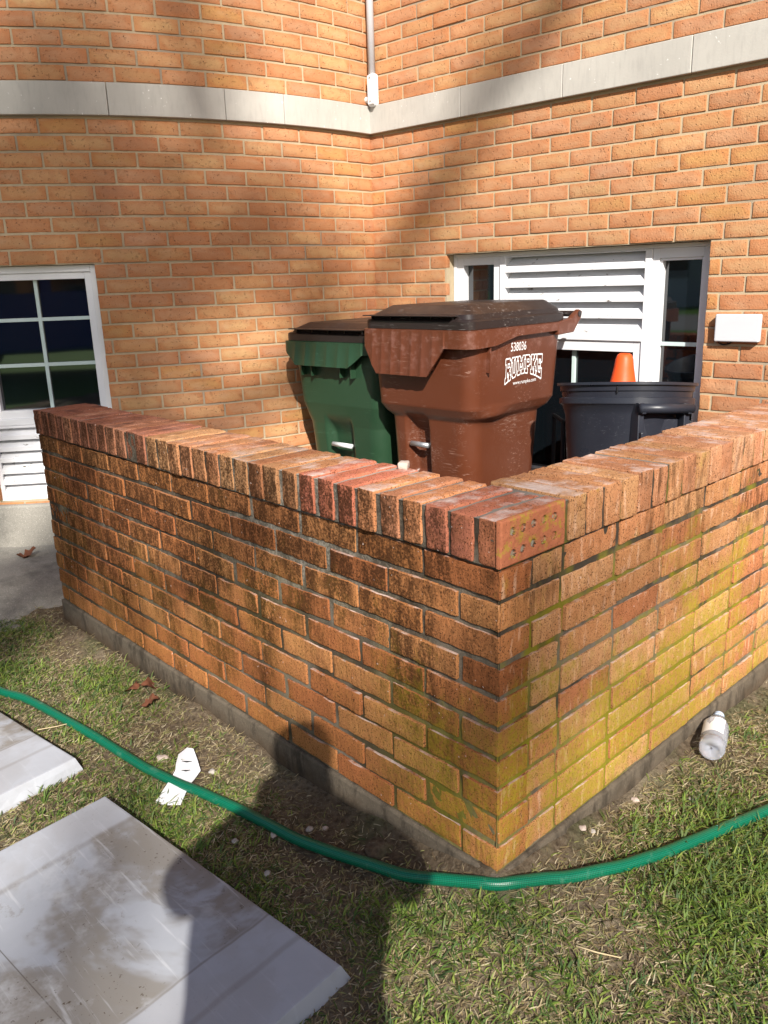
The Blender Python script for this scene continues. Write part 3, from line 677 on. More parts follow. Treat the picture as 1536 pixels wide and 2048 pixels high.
def cart(name, label, loc, rz, prm, body, lid, bar):
    root = empty(name, loc, rz); tag(root, label, 'wheeled bin')
    H = prm['H']; keys = prm['keys']               # (z, w, y0, y1, r)
    zs = np.unique(np.concatenate([np.linspace(keys[0][0], keys[-1][0], 90), [k[0] for k in keys]]))
    kz = [k[0] for k in keys]; rings = []
    for z in zs:
        wd, y0, y1, r = [float(np.interp(z, kz, [k[j] for k in keys])) for j in (1, 2, 3, 4)]
        p = rring(wd, y0, y1, r); rings.append(np.column_stack([p, np.full(len(p), z)]))
    V, F = loft(rings, True, False)
    # moulded recess for the catch bar, in the front
    x0, x1, z0, z1 = prm['rec']; dpt = prm.get('recd', .07)
    m = sm(x0-.012, x0+.012, V[:, 0])*(1-sm(x1-.012, x1+.012, V[:, 0]))*sm(z0, z0+.03, V[:, 2])*(1-sm(z1-.10, z1+.01, V[:, 2]))*(V[:, 1] < .30)
    V[:, 1] += m*dpt
    # swelling of the side shoulder
    sx, sy, sz = prm['swell']; g = np.exp(-((V[:, 1]-sy)/.10)**2)*np.exp(-((V[:, 2]-sz)/.025)**2)*(np.abs(V[:, 0]) > .15)
    V[:, 0] += np.sign(V[:, 0])*g*sx
    mb = MB(); mb.add(V, F); bo = mb.build('body', body, root, smooth=True)
    # rim with deep corrugated front skirt
    wd, y1, r = prm['rw'], prm['ry1'], .055
    nf = 120; o1 = rring(wd, 0, y1, r, nf=nf); i1 = rring(wd-.007, .007, y1-.007, r-.006, nf=nf)
    kk = keys[-1]; i2 = rring(kk[1]-.004, kk[2]+.004, kk[3]-.004, kk[4], nf=nf)
    n = len(o1); t = o1[:, 0]; isf = (o1[:, 1] < .02)
    a, b, dp, d0 = prm['apron']        # half width bottom, half width top, depth, side depth
    c0 = prm.get('apc', 0)
    drop = np.interp(np.abs(t-c0), [a, b], [dp, d0]); side = np.interp(o1[:, 1], [0, .06, .16, .30, 1], [d0, d0, d0*.95, d0*.55, d0*.45])
    drop = np.where(isf, drop, np.minimum(side, d0))
    ph = (t-c0+b)/(2*b)*prm['ribs']; cor = (np.abs((ph % 1)-.5)*2)**2*.0045*isf*(np.abs(t-c0) < b)
    flare = .014*isf*np.clip((drop-d0)/(dp-d0), 0, 1)
    def ring3(P, z, push=0): q = P.copy(); q[:, 1] -= push; return np.column_stack([q, z])
    L = [ring3(i1, H-drop, cor*.6+flare), ring3(o1, H-drop, cor+flare), ring3(o1, H-drop*.5, cor*.9+flare*.4), ring3(o1, np.full(n, H-.012), cor*.4), ring3(o1, np.full(n, H-.003), cor*.3),
         ring3(np.where(True, (o1*.96+np.array([0, y1/2])*.04), 0), np.full(n, H)), ring3(i2, np.full(n, H-.002)), ring3(i1, np.full(n, H-.02)), ring3(i1, H-drop*.5, cor*.5+flare*.4), ring3(i1, H-drop, cor*.6+flare)]
    V, F = loft(L, False, False); mb = MB(); mb.add(V, F); mb.build('rim', body, root, smooth=True).modifiers.new('e', 'EDGE_SPLIT').split_angle = R(38)
    # gussets under the skirt
    for gx in (-a*.95+c0, -a*.55+c0, a*.55+c0, a*.95+c0):
        mb = MB(); mb.box((gx-.003, .012, H-.16), (gx+.003, .075, H-.04)); mb.build('rib', body, root, bevel=.001)
    for gy in (.13,): 
        for sx_ in (-1, 1): mb = MB(); mb.box((sx_*(kk[1]-.02) if sx_ > 0 else -wd+.004, gy, H-.17), (wd-.006 if sx_ > 0 else -(kk[1]-.02), gy+.005, H-.03)); mb.build('rib', body, root, bevel=.001)
    # lid
    lw, ly1, zl = wd-.012, y1-.01, H+.001
    prof = prm['lid']      # (inset, dz)
    L = []
    for ins, dz in prof:
        p = rring(lw-ins, .012+ins*prm.get('lf', 1), ly1-ins*.5, max(.012, .05-ins*.3)); L.append(np.column_stack([p, np.full(len(p), zl+dz)+p[:, 1]*prm.get('lidrise', 0)*(dz > 0)]))
    V, F = loft(L, True, True); mb = MB(); mb.add(V, F); lo = mb.build('lid', lid, root, smooth=True); lo.modifiers.new('e', 'EDGE_SPLIT').split_angle = R(16)
    fx0, fx1, fz = prm['flange']
    mb = MB(); mb.box((fx0, -.012, zl+fz), (fx1, .13, zl+fz+.004))
    for k in range(5):
        q = fx0+.02+(fx1-fx0-.04)*k/4; mb.box((q-.002, .022, zl+.03), (q+.002, .10, zl+fz-.0005))
    mb.build('lid_handle', lid, lo, bevel=.001)
    # rear hinge ears and handle bar
    for sx_ in (-1, 1):
        mb = MB(); V = np.array([(0, y1-.10, H-.055), (0, y1+.02, H-.050), (0, y1+.075, H+.008), (0, y1+.085, H+.035), (0, y1+.06, H+.045), (0, y1-.0, H+.012), (0, y1-.10, H-.002)])
        W = np.concatenate([V+[sx_*(wd+.001), 0, 0], V+[sx_*(wd-.022), 0, 0]]); k = len(V)
        F = [tuple(range(k))[::sx_], tuple(range(2*k-1, k-1, -1))[::sx_]]+[(i, (i+1) % k, k+(i+1) % k, k+i)[::-sx_] for i in range(k)]
        mb.add(W, F); mb.build('hinge_ear', body, root, bevel=.004)
    V, F, U = tube([(-wd-.004, y1+.060, H+.026), (wd+.004, y1+.060, H+.026)], .013, 16); mb = MB(); mb.add(V, F); mb.build('handle_bar', lid, root, smooth=False)
    x0, x1 = prm['bar']; V, F, U = tube([(x0, prm['by'], prm['bz']), (x1, prm['by'], prm['bz'])], .011, 14); mb = MB(); mb.add(V, F); mb.build('catch_bar', bar, root, smooth=True)
    for sx_ in (-1, 1):
        V, F = lathe([(.02, -.022), (.10, -.026), (.125, -.018), (.13, 0), (.125, .018), (.10, .026), (.02, .022)], 28); V = np.array(V)
        W = np.stack([sx_*(prm['keys'][0][1]+.035)+V[:, 2], prm['keys'][0][3]-.02+V[:, 0], .13+V[:, 1]], -1); mb = MB(); mb.add(W, F); mb.build('wheel', M['darkp'], root, smooth=True)
    return root
FL = GZ+.022
br = dict(H=.985-FL, keys=[(.015, .205, .13, .52, .06), (.08, .215, .115, .54, .07), (.690, .232, .085, .60, .075), (.712, .250, .068, .645, .07), (.745, .266, .05, .655, .06), (.985-FL-.002, .282, .035, .665, .05)],
          rec=(-.115, .0, .42, .72), recd=.055, swell=(.022, .20, .715), rw=.303, ry1=.69, apron=(.142, .222, .182, .070), ribs=8, apc=-.052,
          lid=[(0, 0), (0, .030), (.005, .036), (.018, .038), (.026, .056), (.082, .088), (.088, .0895)], lidrise=.0, flange=(-.265, .215, .050), bar=(-.105, -.005), by=.10, bz=.575)
c_br = cart('wheeled_cart', 'large brown bin with white lettering on its side, in front of the louvered window', (1.272, 1.458, FL), R(-90+1.5), br, M['brown'], M['lidb'], M['metal'])
gr = dict(H=.915-FL, keys=[(.015, .215, .12, .52, .06), (.08, .225, .11, .54, .07), (.60, .250, .07, .575, .07), (.70, .275, .05, .60, .06), (.915-FL-.002, .295, .035, .645, .05)],
          rec=(-.10, .06, .36, .645), recd=.045, swell=(.012, .22, .64), rw=.325, ry1=.675, apron=(.175, .255, .110, .052), ribs=7, apc=-.035,
          lid=[(0, 0), (0, .030), (.005, .035), (.018, .037), (.026, .052), (.078, .078), (.084, .0795)], lidrise=.0, flange=(-.25, .22, .052), bar=(-.075, .055), by=.078, bz=.505)
c_gr = cart('wheeled_cart', 'dark green bin with black lid, partly hidden behind the larger brown one', (1.31, 2.030, FL), R(-90+3), gr, M['green'], M['lidb'], M['wbar'])
c_gr['group'] = c_br['group'] = 'wheeled refuse carts behind the low wall'
c_gr['label'] = 'dark green bin with black lid between the brown bin and rounded wall'

# lettering on the brown bin's side (flat decals)
def side_pt(u, z):      # u along depth (local y), on the right side face
    H = br['H']; wl = float(np.interp(z, [k[0] for k in br['keys']], [k[1] for k in br['keys']])); return (wl+.0012, u, z)
def text_obj(s, size, u, z, name, shear=0, xs=1):
    c = bpy.data.curves.new('t', 'FONT'); c.body = s; c.size = size; c.resolution_u = 3; c.align_x = 'CENTER'; c.offset = size*.004
    t = bpy.data.objects.new('t', c); COL.objects.link(t); me = bpy.data.meshes.new_from_object(t); bpy.data.objects.remove(t)
    for v in me.vertices:
        p = side_pt(u+v.co.x*xs, z+v.co.y); v.co = p
    o = link(name, me, M['decal'], c_br); return o
text_obj('538036', .050, .340, .885-FL, 'bin_number', xs=.72)
text_obj('www.rumpke.com', .022, .395, .752-FL-.004, 'web_address')
GL = {'R': ["1111110.", "11111111", ".11...11", ".11...11", ".1111110", ".111110.", ".11.111.", ".11..11.", "1111.111", "1111.111"],
      'U': ["1111.1111"[:8], "111..111", ".11..11.", ".11..11.", ".11..11.", ".11..11.", ".11..11.", ".11..11.", ".111111.", "..1111.."],
      'M': ["111....111", "1111..1111", ".111..111.", ".11111111.", ".11.11.11.", ".11.11.11.", ".11....11.", ".11....11.", "1111..1111", "1111..1111"],
      'P': ["1111110.", "11111111", ".11...11", ".11...11", ".1111111", ".111110.", ".11.....", ".11.....", "1111....", "1111...."],
      'K': ["1111.111", "1111.111", ".11.111.", ".11111..", ".1111...", ".11111..", ".11.111.", ".11..11.", "1111.111", "1111.111"],
      'E': ["11111111", "11111111", ".11...11", ".11.1...", ".11111..", ".11.1...", ".11...11", ".11...11", "11111111", "11111111"]}
def logo():
    K = 7; rows = []
    W = sum(len(GL[c][0])+1 for c in 'RUMPKE')+1; G = np.zeros((12*K, (W+2)*K), bool); x = 1
    for c in 'RUMPKE':
        g = GL[c]; 
        for j, line in enumerate(g):
            for i, ch in enumerate(line):
                if ch == '1': G[(j+1)*K:(j+2)*K, (x+i)*K:(x+i+1)*K] = True
        x += len(g[0])+1
    D = G.copy(); rad = 4
    for dy in range(-rad, rad+1):
        for dx in range(-rad, rad+1):
            if dx*dx+dy*dy <= rad*rad+1: D |= np.roll(np.roll(G, dy, 0), dx, 1)
    E = G.copy()                             # keep a white line only, letter faces stay dark
    for dy in range(-1, 2):
        for dx in range(-1, 2): E &= np.roll(np.roll(G, dy, 0), dx, 1)
    Wm = D & ~E; hgt, wid = Wm.shape; V = []; F = []; ids = {}
    def vid(j, i):
        if (j, i) not in ids:
            u = i/wid*2-1; t = 1-j/hgt                       # arch: bottom rises in the middle
            lo = .752-FL+.020 - .030*(abs(u)**2.0) + .012*(1-abs(u)); hi = .862-FL - .004*abs(u)+.006
            lo -= .004*u; ids[(j, i)] = len(V); V.append(side_pt(.390+u*.137, lo+(hi-lo)*t))
        return ids[(j, i)]
    for j in range(hgt):
        for i in range(wid):
            if Wm[j, i]: F.append((vid(j+1, i), vid(j+1, i+1), vid(j, i+1), vid(j, i)))
    me = bpy.data.meshes.new('logo'); me.from_pydata(V, [], F); link('logo_lettering', me, M['decal'], c_br)
logo()

# ------------------------------------------------------------------ black trash can with traffic cone
can = empty('trash_can', (1.665, .712, FL)); can.rotation_euler = (R(-4.6), R(7.2), 0); can.rotation_mode = 'XYZ'
tag(can, 'lidless black plastic trash can tilted back behind the right arm of the low wall', 'trash can')
def sring(r, z, n=64, e=2.6, fx=1.0):
    P = []
    for k in range(n):
        t = 2*math.pi*k/n; c, s_ = math.cos(t), math.sin(t); q = (abs(c)**e+abs(s_)**e)**(-1/e); P.append((r*q*c*fx, r*q*s_, z))
    return np.array(P)
HC = .772-FL
prof = [(.165, .0), (.170, .02), (.215, HC-.12), (.228, HC-.085), (.237, HC-.078), (.237, HC-.058), (.226, HC-.054), (.228, HC-.034), (.234, HC-.031), (.236, HC-.012), (.246, HC-.010), (.246, HC), (.234, HC), (.226, HC-.03), (.205, HC-.14), (.160, .03)]
V, F = loft([sring(r, z) for r, z in prof], True, True); mb = MB(); mb.add(V, F); cb = mb.build('body', M['blackp'], can, smooth=True); cb.modifiers.new('e', 'EDGE_SPLIT').split_angle = R(35)
# handle bracket on the side that faces right in the photo
hb = empty('handle_frame'); hb.parent = can; hb.rotation_euler = (0, 0, R(-118))
for yy in (-.095, .095):
    mb = MB(); mb.box((.20, yy-.012, HC-.30), (.252, yy+.012, HC-.075)); mb.box((.252, yy-.008, HC-.115), (.272, yy+.008, HC-.09)); mb.box((.252, yy-.008, HC-.20), (.270, yy+.008, HC-.18)); mb.build('bracket', M['blackp'], hb, bevel=.003)
V, F, U = tube([(.262, -.11, HC-.095), (.262, .11, HC-.095)], .018, 14); mb = MB(); mb.add(V, F); mb.build('grip', M['blackp'], hb, smooth=True)
mb = MB(); mb.box((.205, -.08, HC-.34), (.222, .08, HC-.13)); mb.build('wheel_panel', M['blackp'], hb, bevel=.004)
V, F = lathe([(.072, 0), (.072, .004), (.068, .004), (.068, 0)], 40); V = np.array(V); mb = MB(); mb.add(np.stack([.222+V[:, 2], V[:, 0]*.95, HC-.27+V[:, 1]], -1), F); mb.build('wheel_arch', M['darkp'], hb, smooth=True)
mb = MB(); V, F, U = tube([(.240, 0, HC-.004), (.247, 0, HC-.02), (.243, 0, HC-.04)], .003, 6); W = np.array([tuple(v) for v in V]); a = R(-158)
W = np.stack([W[:, 0]*math.cos(a)-W[:, 1]*math.sin(a), W[:, 0]*math.sin(a)+W[:, 1]*math.cos(a), W[:, 2]], -1); mb.add(W, F); mb.build('latch_hook', M['darkp'], can)
co = empty('traffic_cone', (1.745, .790, .40)); co.rotation_euler = (0, R(2), 0); tag(co, 'faded orange traffic cone poking out of the black trash can', 'traffic cone')
V, F = lathe([(.125, .0), (.128, .012), (.115, .02), (.038, .425), (.034, .455), (.027, .472), (.019, .478), (.016, .472)], 40); mb = MB(); mb.add(wob(np.array(V), .0015, 18, 3), F); mb.build('cone_body', M['cone'], co, smooth=True)
mb = MB(); mb.box((-.13, -.13, -.012), (.13, .13, .0)); mb.build('base', M['cone'], co, bevel=.006)
# black tubes added between the bins for dark bars mirrored in the pane
st = empty('reflection_tubes', (1.80, 1.085, FL)); tag(st, 'thin black tubes between the brown bin and the black can, in place of bars reflected in the window', 'reflected bars')
mb = MB()
for a, b in [((0, 0, 0), (0, 0, .66)), ((.0, .0, .655), (.17, -.12, .645)), ((.0, .0, .655), (.12, .13, .655)), ((.12, .13, 0), (.12, .13, .66)), ((.0, 0, .30), (.12, .13, .30))]: V, F, U = tube([a, b], .009, 8); mb.add(V, F)
mb.build('reflected_bars', M['darkp'], st)

# ------------------------------------------------------------------ garden hose
HP = [(-0.403, 1.977), (-0.37, 1.79), (-0.328, 1.644), (-0.295, 1.379), (-0.268, 1.114), (-0.242, 0.938), (-0.209, 0.767), (-0.178, 0.592), (-0.159, 0.459), (-0.126, 0.319), (-0.095, 0.191), (-0.055, 0.082), (-0.004, -0.01), (0.093, -0.064), (0.197, -0.119), (0.316, -0.169), (0.456, -0.215), (0.686, -0.274), (0.887, -0.333)]+[(1.3, -.42), (1.8, -.5), (2.0, -.55)]
HP = [(-.55, 2.6), (-.46, 2.25)]+HP
pts = []
hpw = spline([(x, y, 0) for x, y in HP], 8)
for p in hpw: pts.append((p.x, p.y, float(hz(p.x, p.y))+.0145+.0015*math.sin(p.x*5+p.y*4)))
for _ in range(6): pts = [pts[0]]+[(pts[i][0], pts[i][1], (pts[i-1][2]+2*pts[i][2]+pts[i+1][2])/4) for i in range(1, len(pts)-1)]+[pts[-1]]
V, F, U = tube(pts, .0132, 16); me = bpy.data.meshes.new('hose'); me.from_pydata([tuple(v) for v in V], [], F)
a = me.attributes.new('UVc', 'FLOAT_VECTOR', 'POINT'); arr = np.array([(u*2*math.pi/.0075, th*11, 0) for u, th in U]); a.data.foreach_set('vector', arr.ravel())
ho = link('garden_hose', me, M['hose'], smooth=True); tag(ho, 'green woven garden hose lying curved across the grass past the low wall corner', 'hose')

# ------------------------------------------------------------------ slabs
def slab(P0_, yaw, L, Wd, label, seed):
    """P0_ = near right top corner; long edge runs along yaw, width to the left"""
    nu, nv = 60, 50; th = .046; ux = np.array([math.cos(yaw), math.sin(yaw), 0]); vx = np.array([-math.sin(yaw), math.cos(yaw), 0])
    top = GZ+.046; ins = .012; V = []; F = []
    b = MB(); pr_ = [(0, 0), (L, 0), (L, Wd), (0, Wd)]
    def poly(off, z, jit=0):
        out = []; n = 24
        for (x0, y0), (x1, y1) in zip(pr_, pr_[1:]+pr_[:1]):
            for k in range(n):
                t = k/n; x = x0+(x1-x0)*t; y = y0+(y1-y0)*t; cx, cy = L/2, Wd/2
                x = cx+(x-cx)*(1+2*off/L); y = cy+(y-cy)*(1+2*off/Wd); x += jit*mnoise.noise(Vector((x*9+seed, y*9, z*30))); y += jit*mnoise.noise(Vector((x*9+7, y*9+seed, z*30)))
                p = ux*x+vx*y; out.append((p[0], p[1], z))
        return np.array(out)
    rings = [poly(.012, -.005, .006), poly(.012, .012, .006), poly(.006, .030, .003), poly(.001, .0440, .001), poly(0, .046, .001), poly(-.004, .0468, .0005)]
    V, F = loft(rings, True, True); b.add(V, F); o = b.build('stone_slab', M['slab'])
    at = o.data.attributes.new('UVc', 'FLOAT_VECTOR', 'POINT'); at.data.foreach_set('vector', np.column_stack([V@ux, V@vx, V[:, 2]*0]).ravel())
    o.location = (P0_[0], P0_[1], GZ+.0); tag(o, label, 'slab', 'white slabs laid on the grass'); return o
# u runs from the near right corner back along the right edge; v to the left
slab((-.3435, .0989), R(94.68), .835, .80, 'near white slab with muddy wet stains, closest to the camera', 3)
slab((-.3897, 1.1577), R(97.0), .80, .80, 'farther white slab at the left edge, beyond the gap of grass', 11)

# ------------------------------------------------------------------ litter
CP = [(-0.132, 1.006), (-0.125, 0.983), (-0.141, 0.939), (-0.16, 0.891), (-0.19, 0.873), (-0.217, 0.855), (-0.275, 0.8), (-0.302, 0.833), (-0.311, 0.866), (-0.277, 0.89), (-0.23, 0.92), (-0.212, 0.933), (-0.193, 0.963), (-0.163, 1.001)]
def card():
    c = Vector((-.2, .9, 0)); bm = bmesh.new(); vs = [bm.verts.new((x-c.x, y-c.y, .004*math.sin(i*1.3))) for i, (x, y) in enumerate(CP)]
    f = bm.faces.new(vs[::-1]); bm.normal_update(); 
    if f.normal.z < 0: f.normal_flip()
    r = bmesh.ops.extrude_face_region(bm, geom=[f]); bmesh.ops.translate(bm, verts=[v for v in r['geom'] if isinstance(v, bmesh.types.BMVert)], vec=(0, 0, .002))
    bm.normal_update(); bmesh.ops.recalc_face_normals(bm, faces=bm.faces); me = bpy.data.meshes.new('tag'); bm.to_mesh(me); o = link('plastic_tag', me, M['card']); o.location = (c.x, c.y, float(hz(-.2, .9))+.017)
    o.rotation_euler = (R(2), R(-3), 0); tag(o, 'curved white plastic tag lying on the grass under the hose', 'plastic tag')
    mb = MB()
    for x0, y0, x1, y1 in [(-.178, .957, -.159, .934), (-.200, .922, -.183, .904)]:
        V, F, U = tube([(x0-c.x, y0-c.y, .0065), ((x0+x1)/2-c.x-.001, (y0+y1)/2-c.y-.003, .0065), (x1-c.x, y1-c.y, .0065)], [.001, .0032, .001], 8); W = np.array([tuple(v) for v in V]); W[:, 2] = .0062+(W[:, 2]-.0065)*.3; mb.add(W, F)
    mb.build('slot', M['dark'], o)
card()
def bottle():
    base = Vector((.785, -.085, 0)); tip = Vector((.965, -.022, 0)); L = (tip-base).length; ang = math.atan2(tip.y-base.y, tip.x-base.x)
    root = empty('plastic_bottle', (base.x, base.y, float(hz(.88, -.05))+.035), ang); root.rotation_euler = (0, 0, ang)
    tag(root, 'crumpled clear plastic water bottle lying on the grass beside the low wall', 'bottle')
    n = NT('clear_pet', .08, .5); n.col((.80, .83, .92)); n.b.inputs['Transmission Weight'].default_value = .72; n.b.inputs['IOR'].default_value = 1.15; n.bump(n.noise(40, 4), .6, .004)
    pr = [(.003, .010), (.012, .008), (.018, .002), (.028, .0), (.033, .008), (.0335, .03), (.031, .036), (.0335, .042), (.0335, .12), (.031, .135), (.022, .160), (.013, .172), (.012, .180)]
    V, F = lathe(pr, 28); V = wob(np.array(V), .0018, 70, 9); W = np.stack([V[:, 2], V[:, 0], V[:, 1]], -1); mb = MB(); mb.add(W, F); b = mb.build('bottle_shell', n.m, root, smooth=True)
    V, F = lathe([(.0005, .196), (.012, .196), (.0145, .194), (.0145, .180), (.011, .179)], 24); V = np.array(V); mb = MB(); mb.add(np.stack([V[:, 2], V[:, 0], V[:, 1]], -1), F); mb.build('cap', simple('pale_blue_cap', (.50, .62, .80), .4), root)
    V, F = lathe([(.0343, .050), (.0345, .055), (.0345, .118), (.0343, .122)], 28); V = wob(np.array(V), .0015, 60, 9); F = [f for f in F if 2 <= (f[0] % 28) <= 9 or 17 <= (f[0] % 28) <= 22]; mb = MB(); mb.add(np.stack([V[:, 2], V[:, 0], V[:, 1]], -1), F); mb.build('paper_label', simple('white_label', (.78, .78, .80), .6), root, smooth=True)
bottle()
def rock(name, loc, r, mat, label, cat, seed, sq=.6, grp=None):
    bm = bmesh.new(); bmesh.ops.create_icosphere(bm, subdivisions=3, radius=r)
    for v in bm.verts:
        k = 1+.35*mnoise.noise(v.co*(1.2/r)+Vector((seed, 0, 0)))+.12*mnoise.noise(v.co*(4/r)+Vector((0, seed, 0))); v.co *= k; v.co.z *= sq
    me = bpy.data.meshes.new(name); bm.to_mesh(me); o = link(name, me, mat, smooth=True); o.location = loc; tag(o, label, cat, grp); return o
def gz(x, y): return float(hz(np.float64(x), np.float64(y)))
def leaf(loc, rz, s, label, seed):
    bm = bmesh.new(); n = 14; m = 6; vs = []
    for i in range(n+1):
        t = i/n; wdt = .42*math.sin(math.pi*min(1, t*1.02))**.8*(1+.25*math.sin(t*19+seed))
        row = []
        for j in range(-m//2, m//2+1):
            y = j/(m/2)*wdt; z = .30*abs(y)+.18*math.sin(t*5+seed)+.14*mnoise.noise(Vector((t*4+seed, y*5, 0)))
            row.append(bm.verts.new((t*s, y*s, (z+.15)*s)))
        vs.append(row)
    for i in range(n):
        for j in range(m):
            bm.faces.new((vs[i][j], vs[i+1][j], vs[i+1][j+1], vs[i][j+1]))
    me = bpy.data.meshes.new('leaf'); bm.to_mesh(me); o = link('dead_leaf', me, M['leaf'], smooth=True); o.location = loc; o.rotation_euler = (0, 0, rz); tag(o, label, 'leaf', 'dead leaves by the wall foot')
leaf((-.05, 1.43, gz(-.04, 1.4)+.004), R(-20), .085, 'curled brown dead leaf against the wall footing, largest of the leaves', 1.0)
leaf((-.085, 1.50, gz(-.1, 1.46)+.002), R(-60), .07, 'flat reddish dead leaf left of the curled one by the footing', 4.0)
leaf((-.05, 1.31, gz(-.04, 1.22)+.002), R(150), .06, 'dead leaf half buried in grass nearest the hose side of the footing', 7.0)
leaf((.10, 2.86, .008), R(-5), .09, 'reddish dead leaf on the concrete landing under the left window', 9.0)
rocks = [(.5, -.03, .010), (.612, -.122, .010), (.596, -.14, .008), (-.195, 1.037, .016), (-.133, .877, .010), (-.106, .489, .009), (-.178, .536, .009), (-.273, .432, .009), (-.259, .581, .008), (.282, -.02, .009), (.30, -.035, .007), (-.15, .50, .010), (-.08, .46, .007)]
for i, (x, y, r) in enumerate(rocks):
    if r == 0: continue
    lab = 'small pale pebble half sunk in the grass'
    rock('pebble', (x, y, gz(x, y)+r*.35), r, M['rock'] if i % 3 else M['lime'], lab, 'pebble', i*3.1, grp='pebbles scattered in the grass')
rock('stone', (-.055, .30, gz(-.05, .30)-.002), .034, M['soil'], 'flat earthy stone at the foot of the left wall beside the hose', 'stone', 33, .35)

# ------------------------------------------------------------------ crumbs of soil and stems
def crumbs():
    r = np.random.default_rng(5); bm = bmesh.new(); bmesh.ops.create_icosphere(bm, subdivisions=1, radius=1); bm.verts.ensure_lookup_table()
    IV = np.array([v.co[:] for v in bm.verts]); IF = [tuple(v.index for v in f.verts) for f in bm.faces]; mb = MB()
    for k in range(1500):
        m = r.random()
        if m < .40: y = r.uniform(-.02, 2.2); x = -.012-abs(r.normal(0, .05))
        elif m < .72: x = r.uniform(0, 1.6); y = -.012-abs(r.normal(0, .05))
        elif m < .86: x, y = r.normal(-.12, .07), r.normal(1.10, .08)
        else: x, y = r.normal(.14, .10), r.normal(-.22, .06)
        if x > -.01 and y > -.01: continue
        if x < -.34 and .07 < y < .96: continue
        s_ = r.uniform(.0015, .0055)*(1 if r.random() < .95 else 1.8)
        V = IV*s_*r.uniform(.6, 1.2, (len(IV), 1)); V[:, 2] *= .7; mb.add(V+[x, y, gz(x, y)+s_*.3], IF)
    o = mb.build('soil_crumbs', M['soil'], smooth=False); tag(o, 'loose crumbs of dry soil along the wall foot', 'soil', kind='stuff')
crumbs()
for i, (ps, lab) in enumerate([([[0.003, -0.188], [0.021, -0.224], [0.04, -0.263]], 'long pale straw stem lying in the grass at the lower right'), ([[-0.387, 1.433], [-0.334, 1.416], [-0.288, 1.391]], 'dry straw stem between the hose and the far slab'), ([[0.465, 0.261], [0.558, 0.262], [0.648, 0.241]], 'thin dry stem near the right foot of the low wall')]):
    V, F, U = tube([(x, y, gz(x, y)+.012+.002*j) for j, (x, y) in enumerate(ps)], [.0018, .0016, .0010], 6); mb = MB(); mb.add(V, F); tag(mb.build('straw_stem', M['straw'], smooth=True), lab, 'straw', 'dry straw stems in the grass')

